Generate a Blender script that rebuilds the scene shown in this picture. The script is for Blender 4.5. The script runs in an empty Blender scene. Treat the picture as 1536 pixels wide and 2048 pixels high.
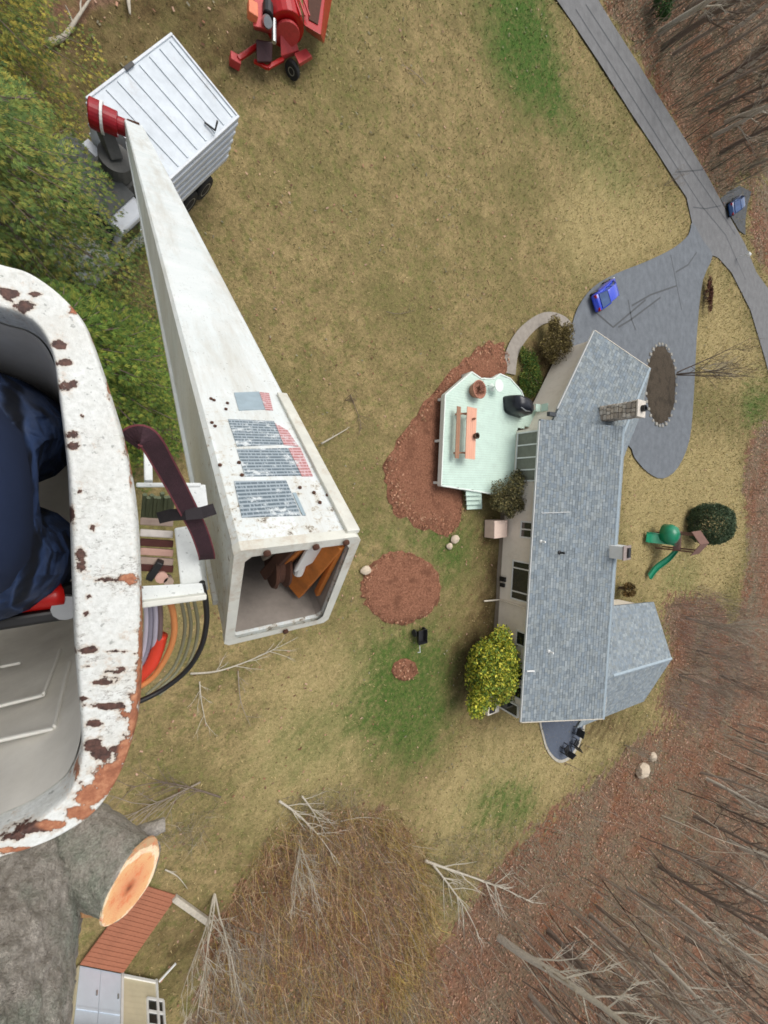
import bpy, bmesh, math, random
import numpy as np
from mathutils import Vector, Matrix
random.seed(7); rng = np.random.default_rng(7)
R = math.radians
scene = bpy.context.scene
COL = scene.collection

# ------------------------------------------------------------------ camera
F_PX, CAM_H, NAD = 770.0, 17.5, (262.0, 975.0)      # focal length and nadir in photo pixels (1536 x 2048), eye height
CX, CY = 768.0, 1024.0
n_ = np.array([(NAD[0]-CX)/F_PX, (NAD[1]-CY)/F_PX, 1.0]); n_ /= np.linalg.norm(n_)
ex_ = np.array([1.0, 0, 0]); ex_ -= n_*ex_.dot(n_); ex_ /= np.linalg.norm(ex_)
ey_ = np.cross(n_, ex_)
if ey_[1] > 0: ey_ = -ey_
def G(px, py, z=0.0):
    """photo pixel -> point on the level z"""
    d = np.array([(px-CX)/F_PX, (py-CY)/F_PX, 1.0]); t = (CAM_H-z)/d.dot(n_); p = d*t
    return Vector((p.dot(ex_), p.dot(ey_), z))
def G2(px, py, z=0.0):
    v = G(px, py, z); return (v.x, v.y)
cd = bpy.data.cameras.new('camera'); cam = bpy.data.objects.new('camera', cd); COL.objects.link(cam)
cd.sensor_fit = 'VERTICAL'; cd.sensor_height = 36.0; cd.sensor_width = 27.0
cd.lens = 36.0*F_PX/2048.0; cd.clip_start = 0.02; cd.clip_end = 3000
def w_(c): return Vector((ex_.dot(c), ey_.dot(c), -n_.dot(c)))
rx, ry, rz = w_(np.array([1., 0, 0])), w_(np.array([0, -1., 0])), w_(np.array([0, 0, -1.]))
cam.matrix_world = Matrix(((rx.x, ry.x, rz.x, 0), (rx.y, ry.y, rz.y, 0), (rx.z, ry.z, rz.z, CAM_H), (0, 0, 0, 1)))
scene.camera = cam
scene.cycles.pixel_filter_type = 'BLACKMAN_HARRIS'; scene.cycles.filter_width = 1.7
scene.render.resolution_x, scene.render.resolution_y = 768, 1024

# ------------------------------------------------------------------ sky, sun, exposure
SUN_EL, SUN_AZ = 64.0, 20.0        # azimuth clockwise from +Y (image up)
world = bpy.data.worlds.new('World'); scene.world = world; world.use_nodes = True
nt = world.node_tree; nt.nodes.clear()
sky = nt.nodes.new('ShaderNodeTexSky'); sky.sky_type = 'NISHITA'; sky.sun_disc = False
sky.sun_elevation = R(SUN_EL); sky.sun_rotation = R(SUN_AZ); sky.dust_density = 4.0; sky.air_density = 1.0
hs = nt.nodes.new('ShaderNodeHueSaturation'); hs.inputs['Saturation'].default_value = 0.3
bg = nt.nodes.new('ShaderNodeBackground'); bg.inputs['Strength'].default_value = 0.15
wo = nt.nodes.new('ShaderNodeOutputWorld')
nt.links.new(sky.outputs[0], hs.inputs['Color']); nt.links.new(hs.outputs[0], bg.inputs[0]); nt.links.new(bg.outputs[0], wo.inputs[0])
sl = bpy.data.lights.new('sun', 'SUN'); sl.energy = 1.2; sl.angle = R(35); sl.color = (1.0, 0.97, 0.92)
so = bpy.data.objects.new('sun', sl); COL.objects.link(so)
sd = Vector((math.sin(R(SUN_AZ))*math.cos(R(SUN_EL)), math.cos(R(SUN_AZ))*math.cos(R(SUN_EL)), math.sin(R(SUN_EL))))
so.rotation_euler = sd.to_track_quat('Z', 'Y').to_euler(); so.location = sd*60
scene.view_settings.view_transform = 'Standard'; scene.view_settings.look = 'None'
scene.view_settings.exposure = 0.12; scene.view_settings.gamma = 1.0

# ------------------------------------------------------------------ helpers: colours and materials
def S(r, g, b):
    f = lambda c: ((c/255.0+0.055)/1.055)**2.4 if c > 10 else c/255.0/12.92
    return (f(r), f(g), f(b), 1.0)
class NT:
    def __init__(s, name):
        s.m = bpy.data.materials.new(name); s.m.use_nodes = True; s.t = s.m.node_tree
        s.b = s.t.nodes['Principled BSDF']; s.tc = None
    def n(s, typ, **kw):
        nd = s.t.nodes.new('ShaderNode'+typ)
        for k, v in kw.items():
            if k in nd.inputs: nd.inputs[k].default_value = v
            else: setattr(nd, k, v)
        return nd
    def l(s, a, b): s.t.links.new(a, b)
    def co(s):
        if not s.tc: s.tc = s.n('TexCoord')
        return s.tc.outputs['Object']
    def noise(s, scale, detail=4, rough=0.6, vec=None, stretch=None):
        nd = s.n('TexNoise', Scale=scale, Detail=detail, Roughness=rough)
        v = vec or s.co()
        if stretch:
            mp = s.n('Mapping'); mp.inputs['Scale'].default_value = stretch; s.l(v, mp.inputs['Vector']); v = mp.outputs[0]
        s.l(v, nd.inputs['Vector']); return nd.outputs[0]
    def ramp(s, fac, stops, interp='LINEAR'):
        r = s.n('ValToRGB'); r.color_ramp.interpolation = interp; e = r.color_ramp.elements
        while len(e) > 1: e.remove(e[-1])
        e[0].position = stops[0][0]; e[0].color = stops[0][1]
        for p, c in stops[1:]: x = e.new(p); x.color = c
        s.l(fac, r.inputs[0]); return r.outputs[0]
    def mix(s, fac, a, b, mode='MIX'):
        m = s.n('Mix', data_type='RGBA', blend_type=mode)
        for sock, v in ((m.inputs[0], fac), (m.inputs[6], a), (m.inputs[7], b)):
            if hasattr(v, 'is_linked'): s.l(v, sock)
            else: sock.default_value = v
        return m.outputs[2]
    def math(s, op, a, b=0.0, c=None, clamp=False):
        m = s.n('Math', operation=op); m.use_clamp = clamp
        for i, v in enumerate((a, b) if c is None else (a, b, c)):
            if hasattr(v, 'is_linked'): s.l(v, m.inputs[i])
            else: m.inputs[i].default_value = v
        return m.outputs[0]
    def attr(s, name):
        a = s.n('Attribute'); a.attribute_name = name; return a
    def bump(s, h, strength=0.3, dist=0.02):
        b = s.n('Bump', Strength=strength, Distance=dist); s.l(h, b.inputs['Height']); s.l(b.outputs[0], s.b.inputs['Normal'])
    def col(s, c): s.l(c, s.b.inputs['Base Color'])
BW = ((0, 0, 0, 1), (1, 1, 1, 1))
def simple(name, c, rough=0.6, var=0.15, scale=6.0, metal=0.0, bump=0.0, spec=0.5, dirt=None, stretch=None):
    """plain surface with tonal variation, optional dirt colour and fine relief"""
    k = NT(name); nz = k.noise(scale, 6, 0.65, stretch=stretch)
    lo = tuple(x*(1-var) for x in c[:3])+(1,); hi = tuple(min(1, x*(1+var)) for x in c[:3])+(1,)
    cc = k.ramp(nz, [(0.3, lo), (0.7, hi)])
    if dirt:
        dn = k.noise(scale*0.55+0.7, 8, 0.75); cc = k.mix(k.ramp(dn, [(0.5, BW[0]), (0.72, (.8, .8, .8, 1))]), cc, dirt)
    k.col(cc); k.b.inputs['Roughness'].default_value = rough; k.b.inputs['Metallic'].default_value = metal
    k.b.inputs['Specular IOR Level'].default_value = spec
    if bump: k.bump(k.noise(scale*6, 5), bump, 0.01)
    return k.m
def attr_mat(name, attr='col', rough=0.85, tint=None, spec=0.2, var=0.0, translucent=0.0):
    k = NT(name); a = k.attr(attr).outputs[0]
    if var: a = k.mix(k.ramp(k.noise(14, 5), [(0.35, (1-var,)*3+(1,)), (0.65, (1, 1, 1, 1))]), (0, 0, 0, 1), a, 'MULTIPLY') if False else k.mix(1.0, a, k.ramp(k.noise(14, 5), [(0.35, (1-var,)*3+(1,)), (0.65, (1, 1, 1, 1))]), 'MULTIPLY')
    k.col(a); k.b.inputs['Roughness'].default_value = rough; k.b.inputs['Specular IOR Level'].default_value = spec
    return k.m

# ------------------------------------------------------------------ helpers: meshes and objects
class MB:
    def __init__(s): s.v = []; s.f = []; s.c = None
    def add(s, vs, fs):
        o = len(s.v); s.v += [tuple(v) for v in vs]; s.f += [tuple(i+o for i in f) for f in fs]; return s
    def box8(s, p):     # p[0..3] bottom loop, p[4..7] top loop
        return s.add(p, [(3, 2, 1, 0), (4, 5, 6, 7), (0, 1, 5, 4), (1, 2, 6, 5), (2, 3, 7, 6), (3, 0, 4, 7)])
    def box(s, c, sz, ax=None):
        c = Vector(c); X, Y, Z = ax or (Vector((1, 0, 0)), Vector((0, 1, 0)), Vector((0, 0, 1)))
        a, b, d = X*(sz[0]/2), Y*(sz[1]/2), Z*(sz[2]/2)
        return s.box8([c-a-b-d, c+a-b-d, c+a+b-d, c-a+b-d, c-a-b+d, c+a-b+d, c+a+b+d, c-a+b+d])
    def bar(s, p, q, w, h, up=(0, 0, 1)):
        p, q = Vector(p), Vector(q); u = (q-p); L = u.length; u.normalize()
        r = u.cross(Vector(up)); r = r.normalized() if r.length > 1e-4 else Vector((1, 0, 0)); t = r.cross(u)
        return s.box((p+q)/2, (w, L, h), (r, u, t))
    def prism(s, poly, z0, z1):
        n = len(poly); area = sum(poly[i][0]*poly[(i+1) % n][1]-poly[(i+1) % n][0]*poly[i][1] for i in range(n))
        if area < 0: poly = poly[::-1]
        return s.add([(p[0], p[1], z0) for p in poly]+[(p[0], p[1], z1) for p in poly],
                     [tuple(range(n))[::-1], tuple(range(n, 2*n))]+[(i, (i+1) % n, n+(i+1) % n, n+i) for i in range(n)])
    def sheet(s, poly, z):
        n = len(poly); area = sum(poly[i][0]*poly[(i+1) % n][1]-poly[(i+1) % n][0]*poly[i][1] for i in range(n))
        if area < 0: poly = poly[::-1]
        return s.add([(p[0], p[1], z) for p in poly], [tuple(range(n))])
    def tube(s, pts, rad, n=8, cap=True):
        pts = [Vector(p) for p in pts]; m = len(pts)
        if not hasattr(rad, '__len__'): rad = [rad]*m
        ref = None; vs = []
        for i, p in enumerate(pts):
            t = (pts[min(i+1, m-1)]-pts[max(i-1, 0)]).normalized()
            if ref is None:
                ref = t.orthogonal().normalized()
            else:
                ref = (ref-t*ref.dot(t)); ref = ref.normalized() if ref.length > 1e-5 else t.orthogonal().normalized()
            b = t.cross(ref)
            for k in range(n):
                a = 2*math.pi*k/n; vs.append(p+(ref*math.cos(a)+b*math.sin(a))*rad[i])
        fs = [(i*n+k, i*n+(k+1) % n, (i+1)*n+(k+1) % n, (i+1)*n+k) for i in range(m-1) for k in range(n)]
        if cap: fs += [tuple(range(n))[::-1], tuple(range((m-1)*n, m*n))]
        return s.add(vs, fs)
    def ring(s, prof, c, n=24, ax=None):     # lathe: prof [(r, h)]
        c = Vector(c); X, Y, Z = ax or (Vector((1, 0, 0)), Vector((0, 1, 0)), Vector((0, 0, 1)))
        vs = [c+X*(r*math.cos(2*math.pi*k/n))+Y*(r*math.sin(2*math.pi*k/n))+Z*h for r, h in prof for k in range(n)]
        m = len(prof)
        fs = [(i*n+k, i*n+(k+1) % n, (i+1)*n+(k+1) % n, (i+1)*n+k) for i in range(m-1) for k in range(n)]
        fs += [tuple(range(n))[::-1], tuple(range((m-1)*n, m*n))]
        return s.add(vs, fs)
    def loft(s, loops, cap0=True, cap1=True):
        n = len(loops[0]); vs = [p for l in loops for p in l]
        fs = [(i*n+k, i*n+(k+1) % n, (i+1)*n+(k+1) % n, (i+1)*n+k) for i in range(len(loops)-1) for k in range(n)]
        if cap0: fs.append(tuple(range(n))[::-1])
        if cap1: fs.append(tuple(range((len(loops)-1)*n, len(loops)*n)))
        return s.add(vs, fs)
    def build(s, name, mat, parent=None, smooth=False, bevel=0.0, kind=None, label=None, sub=0, recalc=True):
        me = bpy.data.meshes.new(name)
        off = Vector((0, 0, 0)); p = parent
        while p: off += p.location; p = p.parent
        me.from_pydata([(v[0]-off.x, v[1]-off.y, v[2]-off.z) for v in s.v], [], s.f)
        if recalc:
            bm = bmesh.new(); bm.from_mesh(me); bmesh.ops.recalc_face_normals(bm, faces=bm.faces); bm.to_mesh(me); bm.free()
        return finish(name, me, mat, parent, smooth, bevel, kind, label, sub)
def finish(name, me, mat, parent=None, smooth=False, bevel=0.0, kind=None, label=None, sub=0):
    me.materials.append(mat)
    if smooth:
        me.polygons.foreach_set('use_smooth', [True]*len(me.polygons))
    o = bpy.data.objects.new(name, me); COL.objects.link(o); o.parent = parent
    if bevel:
        b = o.modifiers.new('bevel', 'BEVEL'); b.width = bevel; b.segments = 2; b.limit_method = 'ANGLE'
    if sub:
        b = o.modifiers.new('sub', 'SUBSURF'); b.levels = sub; b.render_levels = sub
    if kind: o['kind'] = kind
    if label: o['label'] = label
    return o
def thing(name, label, cat, loc=(0, 0, 0), group=None):
    o = bpy.data.objects.new(name, None); COL.objects.link(o); o.location = loc; o.empty_display_size = 0.2
    return tag(o, label, cat, group)
def tag(o, label, cat, group=None):
    o['label'] = label; o['category'] = cat
    if group: o['group'] = group
    return o
def copy_tree(o, parent=None):
    c = o.copy(); COL.objects.link(c); c.parent = parent
    for ch in list(o.children): copy_tree(ch, c)
    return c
def raw_mesh(name, verts, faces_n, mat, cols=None, parent=None, kind=None):
    """numpy verts (N*k,3), every face k consecutive verts, optional per-vertex colours"""
    k = faces_n; nv = len(verts); nf = nv//k
    me = bpy.data.meshes.new(name); me.vertices.add(nv); me.vertices.foreach_set('co', np.asarray(verts, dtype=np.float32).ravel())
    me.loops.add(nv); me.loops.foreach_set('vertex_index', np.arange(nv, dtype=np.int32))
    me.polygons.add(nf); me.polygons.foreach_set('loop_start', np.arange(0, nv, k, dtype=np.int32))
    me.update(calc_edges=True)
    if cols is not None:
        a = me.color_attributes.new('col', 'FLOAT_COLOR', 'POINT')
        c = np.ones((nv, 4), dtype=np.float32); c[:, :3] = cols; a.data.foreach_set('color', c.ravel())
    return finish(name, me, mat, parent, kind=kind)
def smooth_closed(pts, n=6):
    """Catmull-Rom through a closed list of 2-D points"""
    out = []; m = len(pts)
    for i in range(m):
        p0, p1, p2, p3 = [np.array(pts[(i+k-1) % m]) for k in range(4)]
        for j in range(n):
            t = j/n; out.append(tuple(0.5*((2*p1)+(-p0+p2)*t+(2*p0-5*p1+4*p2-p3)*t*t+(-p0+3*p1-3*p2+p3)*t**3)))
    return out
def smooth_open(pts, n=6):
    out = []; m = len(pts)
    for i in range(m-1):
        p0, p1, p2, p3 = [np.array(pts[min(max(i+k-1, 0), m-1)], dtype=float) for k in range(4)]
        for j in range(n):
            t = j/n; out.append(tuple(0.5*((2*p1)+(-p0+p2)*t+(2*p0-5*p1+4*p2-p3)*t*t+(-p0+3*p1-3*p2+p3)*t**3)))
    out.append(tuple(pts[-1])); return out
def pixpoly(pp, z=0.0): return [G2(x, y, z) for x, y in pp]
def in_poly(x, y, poly):
    r = np.zeros(x.shape, bool); n = len(poly)
    for i in range(n):
        x1, y1 = poly[i]; x2, y2 = poly[(i+1) % n]
        if y1 == y2: continue
        c = ((y1 > y) != (y2 > y)) & (x < (x2-x1)*(y-y1)/(y2-y1)+x1); r ^= c
    return r

# ------------------------------------------------------------------ ground zones (photo pixels -> world)
ROAD = pixpoly([(1112, 0), (1150, 55), (1200, 130), (1260, 225), (1310, 300), (1345, 355), (1372, 395), (1384, 450), (1410, 505), (1436, 516),
                (1462, 545), (1500, 620), (1530, 720), (1560, 840), (1600, 840), (1580, 700), (1545, 590), (1512, 545), (1490, 490), (1455, 428), (1440, 400),
                (1410, 345), (1370, 280), (1320, 200), (1270, 120), (1225, 50), (1195, 0), (1120, -120), (1030, -120)])
DRIVE = pixpoly([(1384, 445), (1376, 470), (1345, 497), (1290, 524), (1230, 548), (1185, 575), (1155, 615), (1140, 660), (1120, 720), (1100, 800), (1180, 860), (1255, 890),
                 (1268, 915), (1295, 945), (1325, 957), (1355, 935), (1378, 880), (1386, 800), (1390, 720), (1395, 640), (1405, 560), (1424, 512), (1404, 480)])
Z = {}
Z['litter'] = [pixpoly(p) for p in (
    [(300, 2300), (380, 2048), (420, 1900), (470, 1790), (540, 1700), (640, 1640), (760, 1635), (830, 1700), (850, 1800), (855, 1930), (930, 1830), (990, 1740), (1080, 1650), (1150, 1590),
     (1230, 1530), (1290, 1470), (1380, 1440), (1440, 1340), (1480, 1220), (1500, 1100), (1488, 950), (1500, 880), (1540, 840), (1560, 840), (1640, 900), (1700, 1300), (1800, 2300), (900, 2400)],
    [(1196, -60), (1205, 0), (1290, 130), (1370, 280), (1420, 360), (1456, 420), (1465, 360), (1540, 350), (1640, 420), (1640, -200), (1250, -200)],
    [(1345, 1190), (1440, 1200), (1470, 1300), (1430, 1420), (1350, 1430), (1310, 1410), (1350, 1310), (1320, 1220)],
    [(70, -80), (80, 20), (105, 85), (160, 40), (210, 0), (260, -90)],
    [(1498, 420), (1520, 380), (1600, 420), (1600, 560), (1510, 520)])]
Z['green'] = [pixpoly(p) for p in (
    [(965, 80), (985, 0), (990, -80), (1080, -80), (1085, 0), (1112, 80), (1145, 235), (1065, 225), (1010, 165)],
    [(1285, -60), (1285, 40), (1330, 45), (1335, -60)],
    [(730, 1270), (850, 1250), (910, 1300), (900, 1440), (840, 1540), (720, 1500), (690, 1430), (705, 1350)], [(930, 1580), (1060, 1560), (1070, 1640), (960, 1660)],
    [(730, 1090), (760, 1060), (920, 1050), (960, 1100), (905, 1180), (860, 1100)], [(1400, 1660), (1620, 1640), (1620, 1790), (1480, 1780)], [(1480, 2000), (1640, 2000), (1640, 2090), (1480, 2080)],
    [(1480, 780), (1536, 760), (1536, 840), (1490, 850)], [(560, 1440), (680, 1400), (690, 1500), (600, 1560), (520, 1540)], [(1330, 1120), (1400, 1130), (1390, 1200), (1320, 1190)], [(1060, 160), (1200, 250), (1290, 400), (1240, 400), (1120, 280)])]
Z['soil'] = [pixpoly(p) for p in (
    [(960, 1030), (1005, 1030), (1000, 1440), (960, 1430), (920, 1400), (905, 1330), (930, 1240), (965, 1180)],
    [(80, 60), (200, -60), (480, -60), (520, 120), (430, 200), (330, 60), (160, 200), (140, 330)],
    [(1110, 640), (1135, 650), (1140, 700), (1100, 800), (1060, 800), (1030, 770), (1030, 720), (1060, 670)], [(1395, 565), (1412, 545), (1425, 600), (1410, 625)],
    [(330, 1830), (410, 1850), (430, 1900), (340, 1960), (300, 1940)], [(1085, 1440), (1100, 1430), (1240, 1420), (1280, 1480), (1180, 1480)])]
Z['straw'] = [pixpoly(p) for p in (
    [(1180, 300), (1240, 340), (1380, 440), (1340, 500), (1230, 548), (1150, 560), (1100, 440)], [(1430, 520), (1490, 640), (1530, 780), (1440, 760), (1390, 720), (1398, 620)],
    [(1250, 860), (1380, 880), (1480, 880), (1490, 1100), (1440, 1200), (1330, 1230), (1250, 1130)], [(560, 1290), (760, 1300), (720, 1560), (520, 1680), (480, 1560)],
    [(980, 1460), (1230, 1450), (1270, 1470), (1100, 1590), (880, 1700), (850, 1600)], [(1400, 1480), (1300, 1420), (1400, 1360), (1440, 1420)])]
HARD = [ROAD, DRIVE]
def zone(name, x, y, jit=0.7):
    r = np.zeros(x.shape)
    for k in range(6):
        d = np.hypot(x, y)*0.012+jit
        jx, jy = x+rng.normal(0, 1, x.shape)*d, y+rng.normal(0, 1, x.shape)*d
        h = np.zeros(x.shape)
        for i_, p in enumerate(Z[name]): h = np.maximum(h, in_poly(jx, jy, p)*(1.0 if name != 'green' or i_ in (0, 1, 5, 6) else (.85 if i_ < 8 else .45)))
        r += h
    return r/6

def axis(lo, hi, step, far):
    a = list(np.arange(lo, hi+step, step)); d = step
    l, h = lo, hi+step
    while h < far: d *= 1.25; h += d; a.append(h)
    d = step
    while l > -far: d *= 1.25; l -= d; a.insert(0, l)
    return np.array(a)
gx, gy = axis(-14, 62, 0.4, 900), axis(-48, 48, 0.4, 900)
GX, GY = np.meshgrid(gx, gy)
gz = 0.03*np.sin(GX*0.7+1)*np.sin(GY*0.6)+0.02*np.sin(GX*1.9)*np.sin(GY*1.7+2)
far_ = np.clip((np.hypot(GX, GY)-75)/60, 0, 1); gz = gz*(1-far_)-0.06
me = bpy.data.meshes.new('ground'); nv = GX.size
me.vertices.add(nv); me.vertices.foreach_set('co', np.stack([GX, GY, gz], -1).astype(np.float32).ravel())
ny, nx = GX.shape; idx = np.arange(nv).reshape(ny, nx)
q = np.stack([idx[:-1, :-1], idx[:-1, 1:], idx[1:, 1:], idx[1:, :-1]], -1).reshape(-1, 4)
me.loops.add(q.size); me.loops.foreach_set('vertex_index', q.ravel().astype(np.int32))
me.polygons.add(len(q)); me.polygons.foreach_set('loop_start', np.arange(0, q.size, 4, dtype=np.int32)); me.update(calc_edges=True)
me.polygons.foreach_set('use_smooth', [True]*len(q))
for zn in ('litter', 'green', 'soil', 'straw'):
    a = me.attributes.new(zn, 'FLOAT', 'POINT'); a.data.foreach_set('value', zone(zn, GX, GY).ravel().astype(np.float32))
def ground_mat():
    k = NT('lawn_and_woodland_floor')
    big, mid, fine, grain = k.noise(0.16, 5, 0.6), k.noise(0.9, 6, 0.7), k.noise(7, 6, 0.75), k.noise(26, 4, 0.8)
    base = k.ramp(mid, [(0.3, S(124, 112, 76)), (0.5, S(148, 131, 92)), (0.7, S(168, 148, 106))])
    base = k.mix(k.ramp(big, [(0.45, BW[0]), (0.62, (.75, .75, .75, 1))]), base, S(122, 114, 74))
    base = k.mix(1.0, base, k.ramp(fine, [(0.3, (.64, .64, .6, 1)), (0.5, (1, 1, 1, 1)), (0.7, (1.35, 1.32, 1.3, 1))]), 'MULTIPLY')
    base = k.mix(k.ramp(k.noise(2.6, 6, .8), [(.5, BW[0]), (.62, (.7, .7, .7, 1))]), base, k.ramp(fine, [(.3, S(88, 94, 50)), (.7, S(136, 136, 80))]))
    st = k.math('MULTIPLY', k.attr('straw').outputs['Fac'], k.ramp(mid, [(0.3, (.5, .5, .5, 1)), (0.6, BW[1])]), clamp=True)
    base = k.mix(st, base, k.ramp(fine, [(0.3, S(138, 126, 84)), (0.5, S(170, 154, 108)), (0.72, S(198, 174, 130))]))
    gr = k.math('MULTIPLY', k.attr('green').outputs['Fac'], k.ramp(k.noise(3.2, 7, .8), [(0.36, (.45, .45, .45, 1)), (0.55, (1.1, 1.1, 1.1, 1))]), clamp=True)
    base = k.mix(gr, base, k.ramp(fine, [(0.3, S(52, 80, 36)), (0.6, S(82, 110, 48)), (0.75, S(116, 128, 66))]))
    soil = k.math('MULTIPLY', k.attr('soil').outputs['Fac'], k.ramp(mid, [(0.25, (.3, .3, .3, 1)), (0.55, (.9, .9, .9, 1))]), clamp=True)
    base = k.mix(soil, base, k.ramp(fine, [(0.3, S(58, 44, 30)), (0.7, S(98, 80, 52))]))
    litc = k.ramp(fine, [(0.22, S(70, 50, 40)), (0.42, S(118, 88, 70)), (0.58, S(144, 106, 84)), (0.74, S(172, 142, 120))])
    litc = k.mix(k.ramp(k.noise(.35, 4, .6), [(0.5, BW[0]), (0.68, (.6, .6, .6, 1))]), litc, S(134, 84, 54))
    litc = k.mix(k.ramp(big, [(0.42, BW[0]), (0.6, (.7, .7, .7, 1))]), litc, k.ramp(fine, [(0.3, S(92, 84, 66)), (0.7, S(150, 140, 118))]))
    lf = k.math('ADD', k.attr('litter').outputs['Fac'], k.math('MULTIPLY', k.math('SUBTRACT', mid, 0.5), 1.2))
    base = k.mix(k.ramp(lf, [(0.35, BW[0]), (0.6, BW[1])]), base, litc)
    base = k.mix(1.0, base, k.ramp(grain, [(0.3, (.55, .55, .55, 1)), (0.55, (1, 1, 1, 1)), (0.72, (1.3, 1.27, 1.2, 1))]), 'MULTIPLY')
    k.col(base); k.b.inputs['Roughness'].default_value = 0.95; k.b.inputs['Specular IOR Level'].default_value = 0.1
    k.bump(k.math('ADD', grain, fine), 0.6, 0.05); return k.m
ground = finish('ground', me, ground_mat()); ground['kind'] = 'structure'

# ------------------------------------------------------------------ paved surfaces, beds
def asphalt(name, c):
    k = NT(name); a, b = k.noise(1.2, 6, 0.7), k.noise(60, 4, 0.8)
    cc = k.ramp(a, [(0.3, tuple(x*.78 for x in c[:3])+(1,)), (0.7, tuple(x*1.2 for x in c[:3])+(1,))])
    cc = k.mix(1.0, cc, k.ramp(b, [(0.3, (.75, .75, .75, 1)), (0.7, (1.2, 1.2, 1.2, 1))]), 'MULTIPLY')
    k.col(cc); k.b.inputs['Roughness'].default_value = 0.85; k.bump(b, 0.3, 0.01); return k.m
M_ROAD = asphalt('road_asphalt', S(112, 112, 112)); M_DRIVE = asphalt('driveway_asphalt', S(106, 111, 116)); M_APRON = asphalt('apron_asphalt', S(78, 80, 82))
def strips(name, poly, z, mat):
    o = MB().sheet(poly, z).build(name, mat); o['kind'] = 'structure'
    bm = bmesh.new(); bm.from_mesh(o.data); bmesh.ops.triangulate(bm, faces=bm.faces); bm.to_mesh(o.data); bm.free(); return o
road = strips('road', ROAD, 0.045, M_ROAD); drive = strips('driveway', smooth_closed(DRIVE, 3), 0.049, M_DRIVE)
strips('neighbour_driveway', pixpoly([(1440, 398), (1455, 384), (1478, 372), (1502, 384), (1494, 410), (1490, 440), (1490, 470), (1478, 462)]), 0.049, M_APRON)
strips('truck_apron', smooth_closed(pixpoly([(-60, 300), (70, 290), (160, 280), (260, 380), (300, 440), (290, 500), (230, 480), (150, 400), (40, 350)]), 4), 0.045, M_APRON)
M_SEAL = simple('crack_sealant', S(70, 72, 74), 0.7, 0.1)
M_KERB = simple('asphalt_edge', S(150, 146, 130), 0.9, 0.25, 5)
def crack(pts, w, parent):
    m = MB(); P = [G(x, y) for x, y in pts]
    for a, b in zip(P[:-1], P[1:]):
        t = (b-a).normalized(); s = Vector((-t.y, t.x, 0))*w*0.5
        m.add([(a-s)+Vector((0, 0, .054)), (b-s)+Vector((0, 0, .054)), (b+s)+Vector((0, 0, .054)), (a+s)+Vector((0, 0, .054))], [(0, 1, 2, 3)])
    return m.build('sealed_crack', M_SEAL, parent)
for pts in ([(1262, 612), (1300, 590), (1352, 572)], [(1190, 625), (1225, 655), (1290, 600)], [(1235, 655), (1260, 640), (1320, 595)], [(1340, 510), (1350, 560), (1362, 620)], [(1255, 600), (1262, 640), (1270, 660)],
            [(1350, 545), (1375, 530), (1392, 505)]): crack(pts, 0.16, drive)
for pts in ([(1150, 20), (1240, 160), (1320, 285), (1400, 410), (1450, 470), (1490, 560)], [(1170, 10), (1262, 150), (1345, 285), (1420, 395), (1470, 470)], [(1350, 345), (1376, 343), (1405, 340)], [(1385, 415), (1410, 418), (1440, 412)]):
    crack(pts, 0.12, road)
M_WALK = simple('concrete_walk', S(150, 142, 132), 0.9, 0.15, 3, bump=0.2)
wo_, wi_ = [(1006, 745), (1012, 700), (1035, 660), (1070, 632), (1100, 624), (1130, 634), (1148, 655)], [(1030, 750), (1036, 708), (1055, 676), (1080, 652), (1103, 645), (1122, 652), (1136, 670)]
strips('garden_walk', pixpoly(smooth_open(wo_, 5)+smooth_open(wi_, 5)[::-1]), 0.047, M_WALK)
def mulch_mat(name, a, b, c, d):
    k = NT(name); f, g_, m_ = k.noise(9, 6, 0.8), k.noise(22, 4, 0.8), k.noise(1.1, 4)
    cc = k.ramp(f, [(0.25, a), (0.42, b), (0.58, c), (0.76, d)])
    cc = k.mix(1.0, cc, k.ramp(g_, [(0.3, (.55, .55, .55, 1)), (0.6, (1.1, 1.1, 1.1, 1))]), 'MULTIPLY')
    cc = k.mix(k.ramp(m_, [(0.5, BW[0]), (0.66, (.75, .75, .75, 1))]), cc, tuple(x*.62 for x in b[:3])+(1,)); k.col(cc)
    k.b.inputs['Roughness'].default_value = 0.95; k.b.inputs['Specular IOR Level'].default_value = 0.1; k.bump(f, 1.0, 0.08); return k.m
M_MULCH = mulch_mat('leaf_mulch', S(62, 40, 30), S(132, 90, 70), S(162, 114, 90), S(194, 150, 126))
M_BED = mulch_mat('dark_bed_soil', S(52, 46, 38), S(78, 70, 60), S(92, 82, 70), S(112, 100, 86))
def mound(name, poly, h, mat):
    poly = smooth_closed(poly, 5); c = np.mean(np.array(poly), 0); m = MB(); loops = []
    poly = [(c[0]+(p[0]-c[0])*k_, c[1]+(p[1]-c[1])*k_) for p, k_ in zip(poly, 1+rng.normal(0, .025, len(poly)))]
    for s_, z in ((1.0, -0.05), (0.93, 0.03+h*0.4), (0.75, 0.03+h*0.8), (0.45, 0.03+h), (0.15, 0.03+h)):
        loops.append([(c[0]+(p[0]-c[0])*s_, c[1]+(p[1]-c[1])*s_, z+random.uniform(-.015, .015)) for p in poly])
    o = m.loft(loops, False, True).build(name, mat, smooth=True); o['kind'] = 'structure'; return poly
BEDS = []
BEDS.append(mound('mulch_bed', pixpoly([(985, 684), (1013, 705), (1012, 745), (960, 762), (900, 800), (892, 880), (890, 975), (925, 990), (920, 1042), (895, 1070), (850, 1057), (800, 1040), (775, 995), (769, 940), (790, 890), (825, 840), (870, 780), (930, 718)]), 0.10, M_MULCH))
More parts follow.
